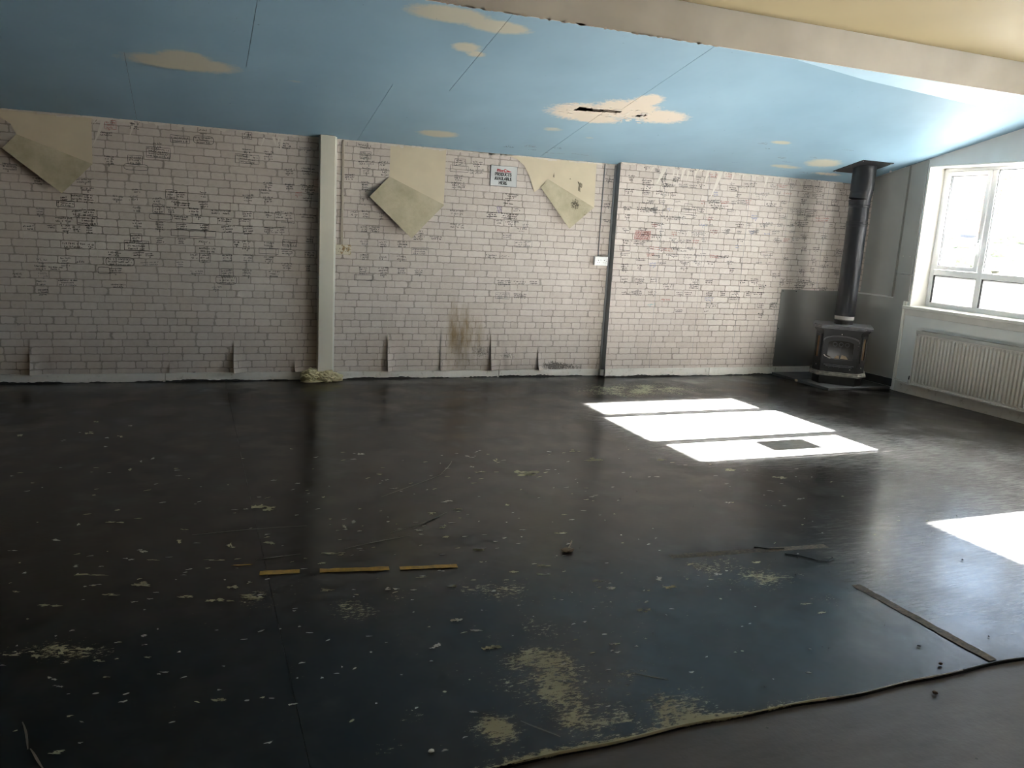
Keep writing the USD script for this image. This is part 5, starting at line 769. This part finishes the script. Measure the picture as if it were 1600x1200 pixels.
# ------------------------------------------------------------------ foam lump at the pillar's foot
fp = thing('expanding_foam', 'lump of yellowed expanding foam round the pillar foot', 'expanding foam', (1.15, D - .1, 0))
def lump(c, r, seed, n=3):
    m = trimesh.creation.icosphere(n, 1.0); v = m.vertices.copy()
    d = 1 + 0.9 * (meshkit.fbm(v * 2.4 + seed, 5, seed) - .5) + .22 * (meshkit.noise(v * 8 + seed, seed) - .5)
    v = v * d[:, None] * np.array(r) + np.array(c); v[:, 2] = np.maximum(v[:, 2], 0.0008); m.vertices = v; return m
obj('bulge', lump((1.045, D - .075, .045), (.10, .085, .062), 3, 4), M['foam'], fp, 60)
obj('bulge', lump((1.175, D - .10, .04), (.085, .075, .060), 8, 4), M['foam'], fp, 60)
obj('bulge', lump((1.255, D - .09, .03), (.07, .06, .045), 14), M['foam'], fp, 60)
obj('drip', lump((1.04, D - .14, .006), (.10, .03, .010), 21, 2), M['foam'], fp, 60)

# ------------------------------------------------------------------ right wall boards
def panel(name, y0, y1, z0, z1, x0, label, m, top_slope=True, cat_='wall board', screws=()):
    top = lambda y: min(z1, zc(y) - .012)
    p = Polygon([(y0, z0), (y1, z0), (y1, top(y1)), (y0, top(y0))])
    t = thing(name, label, cat_, (XR, (y0 + y1) / 2, z0))
    obj('board', extr(p, XR - x0, ((XR, 0, 0), (0, 1, 0), (0, 0, 1), (-1, 0, 0))), m, t)
    for sy, sz in screws: obj('screw', lathe([(.006, 0), (.006, -.002), (.003, -.004)], (x0, sy, sz), 10, 'x'), M['brass'], t)
    return t
panel('wall_board', 6.81, 7.225, 0.99, 9, XR - .014, 'tall grey wall board between the flue and the batten', M['grey_board'])
panel('wall_board', 6.545, 6.745, 1.235, 9, XR - .016, 'tall narrow grey wall board between the batten and the window', M['grey_board'], screws=((6.60, 1.42), (6.69, 1.42)))
panel('wall_board', 6.545, 6.745, 0.955, 1.228, XR - .016, 'short grey wall board piece beside the window just above the sill', M['grey_board'])
bt = thing('wall_batten', 'grey upright timber batten between two wall boards', 'batten', (XR, 6.78, 1))
obj('strip', extr(Polygon([(6.752, .985), (6.812, .985), (6.812, zc(6.812) - .01), (6.752, zc(6.752) - .01)]), .03, ((XR, 0, 0), (0, 1, 0), (0, 0, 1), (-1, 0, 0))), M['grey_board'], bt)
obj('edge_bead', bx(XR - .034, XR - .029, 6.752, 6.758, .985, 2.34), M['grey_sheet'], bt)
# dark gap and bolts under the ceiling
obj('cable_knob', lathe([(.012, 0), (.014, .01), (.008, .018)], (XR - .05, 6.99, zc(6.99) - .02), 12), M['socket'], label='small white cable knob on the ceiling by the wall boards', cat='cable clip')
fs = thing('fireback_sheet', 'dull metal heat shield sheet behind the stove on the breast', 'heat shield', (6.6, YB, .1))
obj('sheet', bx(6.215, XR - .004, YB - .012, YB - .008, .096, .972), M['grey_sheet'], fs)
for x, z in ((6.235, .955), (6.42, .955), (6.232, .53)): obj('screw', lathe([(.006, 0), (.005, -.003)], (x, YB - .012, z), 10, 'y'), M['dark'], fs)
fs = thing('fireback_sheet', 'plain grey heat shield sheet on the window wall between stove and radiator', 'heat shield', (XR, 6.9, .1))
obj('sheet', bx(XR - .012, XR - .008, 6.606, YB - .02, .118, .972), M['grey_board'], fs)
obj('base_strip', bx(XR - .016, XR - .0005, 6.606, YB - .02, .032, .114), M['hearth'], fs)

# ------------------------------------------------------------------ hearth and stove
he = thing('hearth', 'thin dark slate hearth slabs beneath the stove', 'hearth', (6.64, 7.07, 0))
for x0, x1, y0, y1 in ((6.205, 7.052, 6.61, 7.098), (6.205, 7.052, 7.104, 7.52)):
    obj('slab', bx(x0, x1, y0, y1, 0.0, .028, .003), M['hearth'], he)
obj('mortar_lump', lump((6.205, 7.10, .014), (.018, .02, .014), 31, 2), M['firebrick'], he)

SC = np.array([6.615, 6.955]); NF = np.array([-0.665, -0.747]); NR = np.array([0.747, -0.665])   # forward, to its right as we look... seen from the room
def st(a, b, z): p = SC + NR * a + NF * b; return np.array([p[0], p[1], z])
def stove_prism(pts, z0, z1, inset_top=0.0):
    b = np.array([st(x, y, z0) for x, y in pts]); c = np.mean(pts, 0); t = np.array([st(c[0] + (x - c[0]) * (1 - inset_top), c[1] + (y - c[1]) * (1 - inset_top), z1) for x, y in pts])
    return trimesh.convex.convex_hull(np.vstack([b, t]))
def oct_(w, d0, d1, ch): return [(-w / 2, d0), (w / 2, d0), (w / 2, d1 - ch), (w / 2 - .6 * ch, d1), (-w / 2 + .6 * ch, d1), (-w / 2, d1 - ch)]
def sbx(a0, a1, b0, b1, z0, z1, bev=.003):
    m = bx(a0, a1, b0, b1, z0, z1, bev); v = m.vertices
    m.vertices = np.stack([SC[0] + NR[0] * v[:, 0] + NF[0] * v[:, 1], SC[1] + NR[1] * v[:, 0] + NF[1] * v[:, 1], v[:, 2]], -1); m.fix_normals(); return m
sv = thing('stove', 'black cast iron wood stove with glazed door on the slate hearth', 'stove', (SC[0], SC[1], .028))
obj('pedestal', stove_prism(oct_(.50, -.14, .25, .12), .0285, .125), M['stove'], sv)
obj('base_ledge', cat([stove_prism(oct_(.57, -.17, .305, .13), .125, .145), stove_prism(oct_(.555, -.165, .295, .13), .145, .165)]), M['stove_worn'], sv, label='ash-dusted base ledge')
obj('body', stove_prism(oct_(.52, -.16, .275, .13), .165, .625), M['stove'], sv)
obj('cornice', cat([stove_prism(oct_(.545, -.17, .29, .135), .592, .626), stove_prism(oct_(.56, -.175, .30, .135), .606, .626)]), M['stove'], sv)
obj('top_plate', cat([stove_prism(oct_(.60, -.19, .325, .14), .626, .648), stove_prism(oct_(.58, -.185, .315, .135), .646, .660)]), M['stove_top'], sv)
def plate(poly, b0, h):                                    # polygon (a, z) on the stove's front
    return extr(poly, h, (st(0, b0, 0), (NR[0], NR[1], 0), (0, 0, 1), (NF[0], NF[1], 0)))
dw = .168
arch = [(-dw, .250), (dw, .250), (dw, .50)] + [(dw * math.cos(t), .50 + .045 * math.sin(t)) for t in np.linspace(0, math.pi, 13)[1:-1]] + [(-dw, .50)]
A_ = Polygon(arch)
door = obj('door', plate(A_.difference(Polygon([(-.128, .305), (.128, .305), (.128, .475)] + [(.128 * math.cos(t), .475 + .03 * math.sin(t)) for t in np.linspace(0, math.pi, 11)[1:-1]] + [(-.128, .475)])), .2755, .018), M['stove'], sv)
obj('glass', plate(Polygon([(-.127, .306), (.127, .306), (.127, .475)] + [(.127 * math.cos(t), .475 + .029 * math.sin(t)) for t in np.linspace(0, math.pi, 11)[1:-1]] + [(-.127, .475)]), .276, .003), M['stove_glass'], door)
for x in (-.06, .0, .06): obj('tracery_ring', plate(Point(x, .462).buffer(.024).difference(Point(x, .462).buffer(.015)), .279, .008), M['stove'], door)
obj('glazing_bar', plate(sbox(-.003, .31, .004, .438), .279, .006), M['stove'], door)
for pg in ([(-.055, .312), (-.004, .312), (-.007, .345), (-.035, .342)], [(.006, .312), (.085, .312), (.06, .345), (.018, .355)]): obj('log_end', plate(Polygon(pg), .2792, .003), M['firebrick'], door, label='pale log end showing through the glass')
obj('handle', tube([st(-.158, .30, .345), st(-.145, .325, .335), st(-.09, .335, .315)], .006, 8), M['brass'], door, label='bright door handle')
for z in (.30, .43): obj('hinge', tube([st(.17, .292, z), st(.17, .292, z + .035)], .008, 8), M['stove'], door)
obj('arch_moulding', plate(Polygon(arch).buffer(.012).difference(Polygon(arch).buffer(.003)).intersection(sbox(-.2, .49, .2, .7)), .2755, .012), M['stove_top'], sv)
obj('ash_bar', cat([sbx(-.15, .15, .275, .295, .236, .246), sbx(-.13, .13, .276, .305, .224, .230)]), M['stove_top'], sv)
for x in (-.07, .03): obj('air_wheel', (lambda m: m)(tube([st(x, .275, .205), st(x, .292, .205)], .026, 18)), M['stove'], sv)
for sgn in (-1, 1):                                         # canted side lights
    p0, p1 = np.array([sgn * .182, .275]), np.array([sgn * .26, .145]); dv = p1 - p0; dv /= np.linalg.norm(dv); nv = np.array([sgn * abs(dv[1]), abs(dv[0])])
    c = (p0 + p1) / 2
    def side(poly, b0, h, c=c, dv=dv, nv=nv):
        ax = NR * dv[0] + NF * dv[1]; nx = NR * nv[0] + NF * nv[1]; o = st(c[0] + nv[0] * b0, c[1] + nv[1] * b0, 0)
        return extr(poly, h, (o, (ax[0], ax[1], 0), (0, 0, 1), (nx[0], nx[1], 0)))
    obj('side_frame', side(sbox(-.05, .28, .05, .56).difference(sbox(-.026, .31, .026, .535)), .0008, .012), M['stove'], sv)
    obj('side_glass', side(sbox(-.026, .31, .026, .535), .001, .003), M['amber_glass'], sv, label='browned side glass')
    obj('screw', cat([side(Point(0, .225).buffer(.007), .001, .006)]), M['brass'], sv)
for x, z in ((-.005, .572), (.115, .205)): obj('stud', tube([st(x, .275, z), st(x, .285, z)], .006, 8), M['brass'], sv)
obj('flue_collar', lathe([(.098, .660), (.098, .698), (.092, .703)], (SC[0] + .005, SC[1] + .005, 0)), M['stove'], sv)

FXY = np.array([6.637, 6.972])
fl_ = thing('flue_pipe', 'black enamel flue pipe rising from the stove to the ceiling', 'flue pipe', (FXY[0], FXY[1], .7))
zt = zc(FXY[1])
obj('cement_ring', lathe([(.094, .704), (.100, .712), (.100, .742), (.096, .75)], (*FXY, 0)), M['fire_cement'], fl_, label='grey fire cement ring')
obj('lower_pipe', lathe([(.103, .748), (.106, .752), (.106, .80), (.1035, .803), (.1035, 1.705)], (*FXY, 0), 36), M['flue'], fl_, 40)
obj('locking_band', lathe([(.1035, 1.70), (.1075, 1.703), (.1075, 1.725), (.1035, 1.728), (.1075, 1.731), (.1075, 1.75), (.1035, 1.753)], (*FXY, 0), 36), M['flue'], fl_, 40)
obj('middle_pipe', lathe([(.1035, 1.75), (.1035, 1.905)], (*FXY, 0), 36), M['flue'], fl_, 40)
obj('locking_band', lathe([(.1035, 1.90), (.1075, 1.903), (.1075, 1.92), (.1035, 1.923), (.1075, 1.926), (.1075, 1.945)], (*FXY, 0), 36), M['flue'], fl_, 40)
seg = [tube([(FXY[0] + dx0, FXY[1], z0), (FXY[0] + dx1, FXY[1], z1)], [r0, r1], 36) for dx0, z0, r0, dx1, z1, r1 in ((0, 1.94, .1075, -.006, 1.985, .109), (-.006, 1.983, .111, .0, 2.03, .111), (.0, 2.028, .109, .008, 2.075, .114))]
obj('adjustable_elbow', cat(seg), M['flue'], fl_, 40)
obj('upper_pipe', lathe([(.116, 2.07), (.117, 2.075), (.117, zt + .01)], (FXY[0] + .008, FXY[1], 0), 36), M['flue'], fl_, 40)
cp = [(6.415, 6.765), (6.825, 6.765), (6.825, 7.182), (6.415, 7.182)]
obj('ceiling_plate', trimesh.convex.convex_hull(np.array([(x, y, zc(y) - d) for x, y in cp for d in (.001, .006)])), M['flue'], fl_)
for x, y in cp:
    px, py = x + (.02 if x < 6.6 else -.02), y + (.02 if y < 7 else -.02)
    obj('plate_screw', lathe([(.005, 0), (.004, -.004)], (px, py, zc(py) - .006), 8), M['brass'], fl_)

# ------------------------------------------------------------------ radiator
ra = thing('radiator', 'long cream panel radiator below the window sill', 'radiator', (XR, 5.3, .1))
RX, RY0, RY1, RZ0, RZ1 = 6.965, 4.35, 6.30, .115, .682
ys = np.arange(RY0 + .03, RY1 - .03, 0.0412); pr = []
us, of = [], []
for y in ys:
    for dy, o in ((0, 0.0), (.005, .017), (.0225, .017), (.0275, .0)): us.append(y + dy); of.append(o)
us, of = np.array(us), np.array(of)
zz = np.array([RZ0 + .012, RZ0 + .028, RZ0 + .05, RZ1 - .065, RZ1 - .045, RZ1 - .03]); zf = np.array([0, 0, 1, 1, 0, 0])
def rfn(U, V):
    o = np.interp(U, us, of); k = np.interp(V, zz, zf); return np.stack([RX + .014 - o * k, U, V], -1)
P, f, U, V = grid(us, zz, rfn)
obj('front_panel', (P, f[:, ::-1]), M['radiator'], ra, False)
obj('rear_panel', bx(RX + .0155, RX + .075, RY0 + .01, RY1 - .006, RZ0 + .012, RZ1 - .03, .004), M['radiator'], ra)
obj('end_cap', bx(RX - .001, RX + .085, RY1 - .012, RY1, RZ0, RZ1 - .004, .004), M['radiator'], ra)
obj('end_cap', bx(RX - .001, RX + .085, RY0, RY0 + .012, RZ0, RZ1 - .004, .004), M['radiator'], ra)
obj('bottom_rail', bx(RX - .001, RX + .02, RY0 + .01, RY1 - .01, RZ0, RZ0 + .016, .004), M['radiator'], ra)
obj('top_grille', cat([bx(RX - .002, RX + .004, RY0, RY1, RZ1 - .034, RZ1, .002), bx(RX + .08, RX + .086, RY0, RY1, RZ1 - .034, RZ1, .002)] + [bx(RX + .003, RX + .081, y, y + .006, RZ1 - .012, RZ1 - .003) for y in np.arange(RY0 + .01, RY1 - .01, .016)]), M['radiator_grille'], ra)
for y in (4.6, 6.1): obj('bracket', bx(RX + .07, XR + .001, y, y + .03, .2, .6), M['radiator'], ra)
obj('valve', cat([lathe([(.010, 0), (.017, .004), (.017, .03), (.012, .036)], (RX + .035, RY1 + .025, .125), 14), tube([(RX + .035, RY1 - .005, .14), (RX + .035, RY1 + .03, .14)], .009, 8)]), M['brass'], ra)
obj('valve_cap', lathe([(.014, 0), (.016, .004), (.014, .034), (.006, .04)], (RX + .035, RY1 + .025, .161), 14), M['dark'], ra)
obj('supply_pipe', tube([(RX + .035, RY1 + .025, .13), (RX + .04, RY1 + .03, .105), (XR - .028, RY1 + .06, .10), (XR - .028, 6.56, .128)], .0075, 8), M['radiator'], ra)
obj('bleed_plug', lathe([(.008, 0), (.008, -.006)], (RX - .001, RY1 - .02, RZ1 - .05), 8, 'x'), M['brass'], ra)

# ------------------------------------------------------------------ tape lines on the floor
def tape(name, label, pts, w, m, cat_='floor tape', seed=0, group=None):
    pts = np.array(pts, float); r = random.Random(seed); d = pts[-1] - pts[0]; L = np.hypot(*d); d /= L; n = np.array([-d[1], d[0]])
    k = max(6, int(L / .03)); up, dn = [], []
    for i in range(k + 1):
        c = pts[0] + d * L * i / k
        up.append(tuple(c + n * (w / 2 + r.uniform(-.0035, .002)))); dn.append(tuple(c - n * (w / 2 + r.uniform(-.0035, .002))))
    pol = Polygon(up + dn[::-1]).buffer(0)
    ms = fan(pol, -0.0006)
    return obj(name, cat(ms), m, label=label, cat=cat_, group=group)
tape('floor_tape', 'shortest yellow tape piece at the left end of the broken line', [(.262, 3.397), (.425, 3.375)], .042, M['yellow_tape'], seed=1)
tape('floor_tape', 'longest yellow tape piece in the middle of the broken line', [(.507, 3.360), (.800, 3.314)], .040, M['yellow_tape'], seed=2)
tape('floor_tape', 'yellow tape piece at the right end of the broken line', [(.845, 3.305), (1.098, 3.268)], .036, M['yellow_tape'], seed=3)
tape('floor_tape', 'brown worn tape residue line across the middle of the floor', [(2.117, 3.128), (2.990, 3.058)], .048, M['brown_tape'], seed=4)
tape('floor_tape', 'brown gritty tape strip running up to the edge of the black floor', [(2.782, 2.640), (2.797, 1.958)], .048, M['brown_tape'], seed=5)
obj('tape_scrap', cat(fan(blob_poly((.19, 3.50), (.045, -.004), (.001, .006), 9, 71), -.0008)), M['yellow_tape'], label='tiny orange tape scrap left of the yellow line', cat='tape scrap')

# litter
def crumb(name, x, y, r, label, m, cat_='crumb', seed=1, flat_=.6):
    q = lump((x, y, r * flat_ * .8), (r, r * .8, r * flat_), seed, 1); q.vertices[:, 2] -= .0125 if y < 1.92 else 0; return obj(name, q, m, label=label, cat=cat_)
lf = thing('dead_leaf', 'small dark crumpled leaf lying alone mid-floor', 'leaf', (1.66, 3.30, 0))
obj('blade', lump((1.655, 3.30, .008), (.030, .022, .010), 5, 2), M['wood'], lf)
obj('stalk', tube([(1.66, 3.305, .01), (1.672, 3.31, .03), (1.680, 3.312, .048)], .0032, 6), M['torn'], lf)
sq = [(2.70, 3.02), (2.76, 2.97), (2.79, 2.93), (2.80, 2.90), (2.85, 2.885), (2.90, 2.905), (2.905, 2.925)]
obj('wire_scrap', cat([tube([(x, y, .0035) for x, y in sq], .0028, 6), tube([(2.60, 3.13, .003), (2.66, 3.09, .003), (2.74, 3.075, .004)], .003, 6)]), M['dark'], label='thin dark curled wire scrap by the right end of the brown tape', cat='wire')
crumb('bark_crumb', 2.565, 1.99, .008, 'dark crumb of bark close to the floor edge', M['wood'], seed=3)
crumb('bark_crumb', 2.395, 1.86, .010, 'brown crumb lying on the lower slab below the floor edge', M['wood'], seed=4)
crumb('bark_crumb', 2.60, 2.12, .009, 'dark flake near the end of the gritty tape', M['dark'], seed=6, flat_=.25)
crumb('paper_scrap', .63, 2.035, .010, 'tiny white paper scrap in the near left of the floor', M['socket'], 'paper scrap', 7, .3)
obj('paper_sliver', bx(-.735, -.690, 3.198, 3.206, -.001, .001), M['socket'], label='thin white paper sliver on the dark floor at far left', cat='paper scrap')
obj('foil_scrap', lump((.165, 2.03, .008), (.010, .022, .010), 9, 1), M['brass'], label='shiny foil scrap at the bottom left of the floor', cat='foil')
dots = []
for k in range(60):
    x, y = rng.uniform(1.6, 4.2), rng.uniform(1.35, 4.2); q = rng.uniform(.002, .0045); zz_ = -.001 if y > 1.95 else -.0125
    dots.append(lump((x, y, zz_ + q * .6), (q, q, q), 40 + k, 1)); dots[-1].vertices[:, 2] += 0 if y > 1.95 else 0
for m in dots:
    c = m.vertices.mean(0)
    if c[1] < 1.95: m.vertices[:, 2] -= .0125
obj('floor_grit', cat(dots), M['dark'], kind='stuff', label='scattered dark grit on the right half of the floor', cat='grit')
obj('ceiling_hook', cat([lathe([(.010, 0), (.010, -.006)], (3.14 * 3.95 / 3.5, 3.95, ZY), 10), tube([(3.14 * 3.95 / 3.5, 3.95, ZY), (3.14 * 3.95 / 3.5, 3.95, ZY - .02)], .003, 6)]), M['corner_grey'], label='tiny dark hook in the yellow ceiling', cat='hook')

# ------------------------------------------------------------------ outside the window
obj('yard', bx(XW, 260, -120, 260, -.4, -.15), M['concrete_out'], kind='structure')
P, f, U, V = grid(steps(14, 75, 1.2), steps(-30, 75, 1.2), lambda U, V: np.stack([U, V, -.3 + np.clip((U - 14) / 16, 0, 1) ** 1.2 * (1.9 + .5 * meshkit.fbm(np.stack([U * .2, V * .2, U * 0], -1), 4, 2)) + .35 * meshkit.fbm(np.stack([U * .9, V * .9, U * 0], -1), 4, 7) * np.clip((U - 14) / 4, 0, 1)], -1))
rb = thing('rubble_bank', kind='structure')
obj('bank', (P, f), M['rubble'], rb)
rk, sb_ = [], []
for k in range(420):
    x, y = rng.uniform(15, 30), rng.uniform(8, 27); z = -.3 + min(1, max(0, (x - 14) / 16)) ** 1.2 * 2.1 + .15
    q = rng.uniform(.06, .22); rk.append(lump((0, 0, 0), (q, q * 1.2, q * .7), k, 1)); rk[-1].vertices += np.array([x, y, z])
for k in range(160):
    x, y = rng.uniform(17, 31), rng.uniform(9, 26); z = -.3 + min(1, max(0, (x - 14) / 16)) ** 1.2 * 2.1 + .25
    q = rng.uniform(.12, .35); sb_.append(lump((0, 0, 0), (q, q, q * .8), 600 + k, 2)); sb_[-1].vertices += np.array([x, y, z])
obj('stones', cat(rk), M['rubble'], rb, kind='stuff')
obj('dry_scrub', cat(sb_), M['scrub'], rb, kind='stuff')
def house(name, label, x, y, w, h, d, m, roof=True):
    t = thing(name, label, 'house', (x, y, 1.6))
    obj('wall', bx(x, x + d, y - w / 2, y + w / 2, 1.0, h), m, t)
    if roof: obj('roof', trimesh.convex.convex_hull(np.array([(x - .2, y - w / 2 - .2, h), (x - .2, y + w / 2 + .2, h), (x + d, y - w / 2 - .2, h), (x + d, y + w / 2 + .2, h), (x + d / 2, y - w / 2, h + 1.4), (x + d / 2, y + w / 2, h + 1.4)])), M['slate_roof'], t)
    obj('window', bx(x - .05, x + .05, y - w * .1, y + w * .1, h - 2.0, h - .9), M['slate_roof'], t)
house('far_house', 'tall red brick building outside, seen through the narrow opening sash', 62, 53.0, 2.6, 8.2, 4, M['brick_red'], False)
house('far_house', 'low red brick outbuilding at the left of the narrow sash view', 62, 57.2, 1.6, 4.0, 4, M['brick_red'], False)
house('far_house', 'cream rendered house outside, seen through the wide fixed pane', 62, 47.0, 5.5, 7.2, 8, M['render_cream'])
vn = thing('parked_van', 'dark parked van outside in front of the red brick building', 'van', (56, 49, 2))
obj('van_body', bx(56, 58, 47.9, 50.8, 2.6, 4.1, .2), M['slate_roof'], vn); obj('van_stripe', bx(55.97, 56.0, 47.9, 50.8, 2.95, 3.15), M['socket'], vn)
for yy in (48.4, 50.2): obj('wheel', lathe([(.35, -.1), (.35, .1)], (56.2, yy, 2.35), 16, 'x'), M['dark'], vn)
tp_ = thing('telegraph_pole', 'thin telegraph pole with crossarm outside the opening sash', 'pole', (40, 34.6, 1.5))
obj('post', tube([(40, 34.6, 1.2), (40, 34.6, 6.6)], .11, 8), M['wood'], tp_); obj('crossarm', cat([bx(39.95, 40.05, 34.1, 35.1, 5.4, 5.5), bx(39.9, 40.1, 34.45, 34.8, 4.9, 5.25)]), M['wood'], tp_)
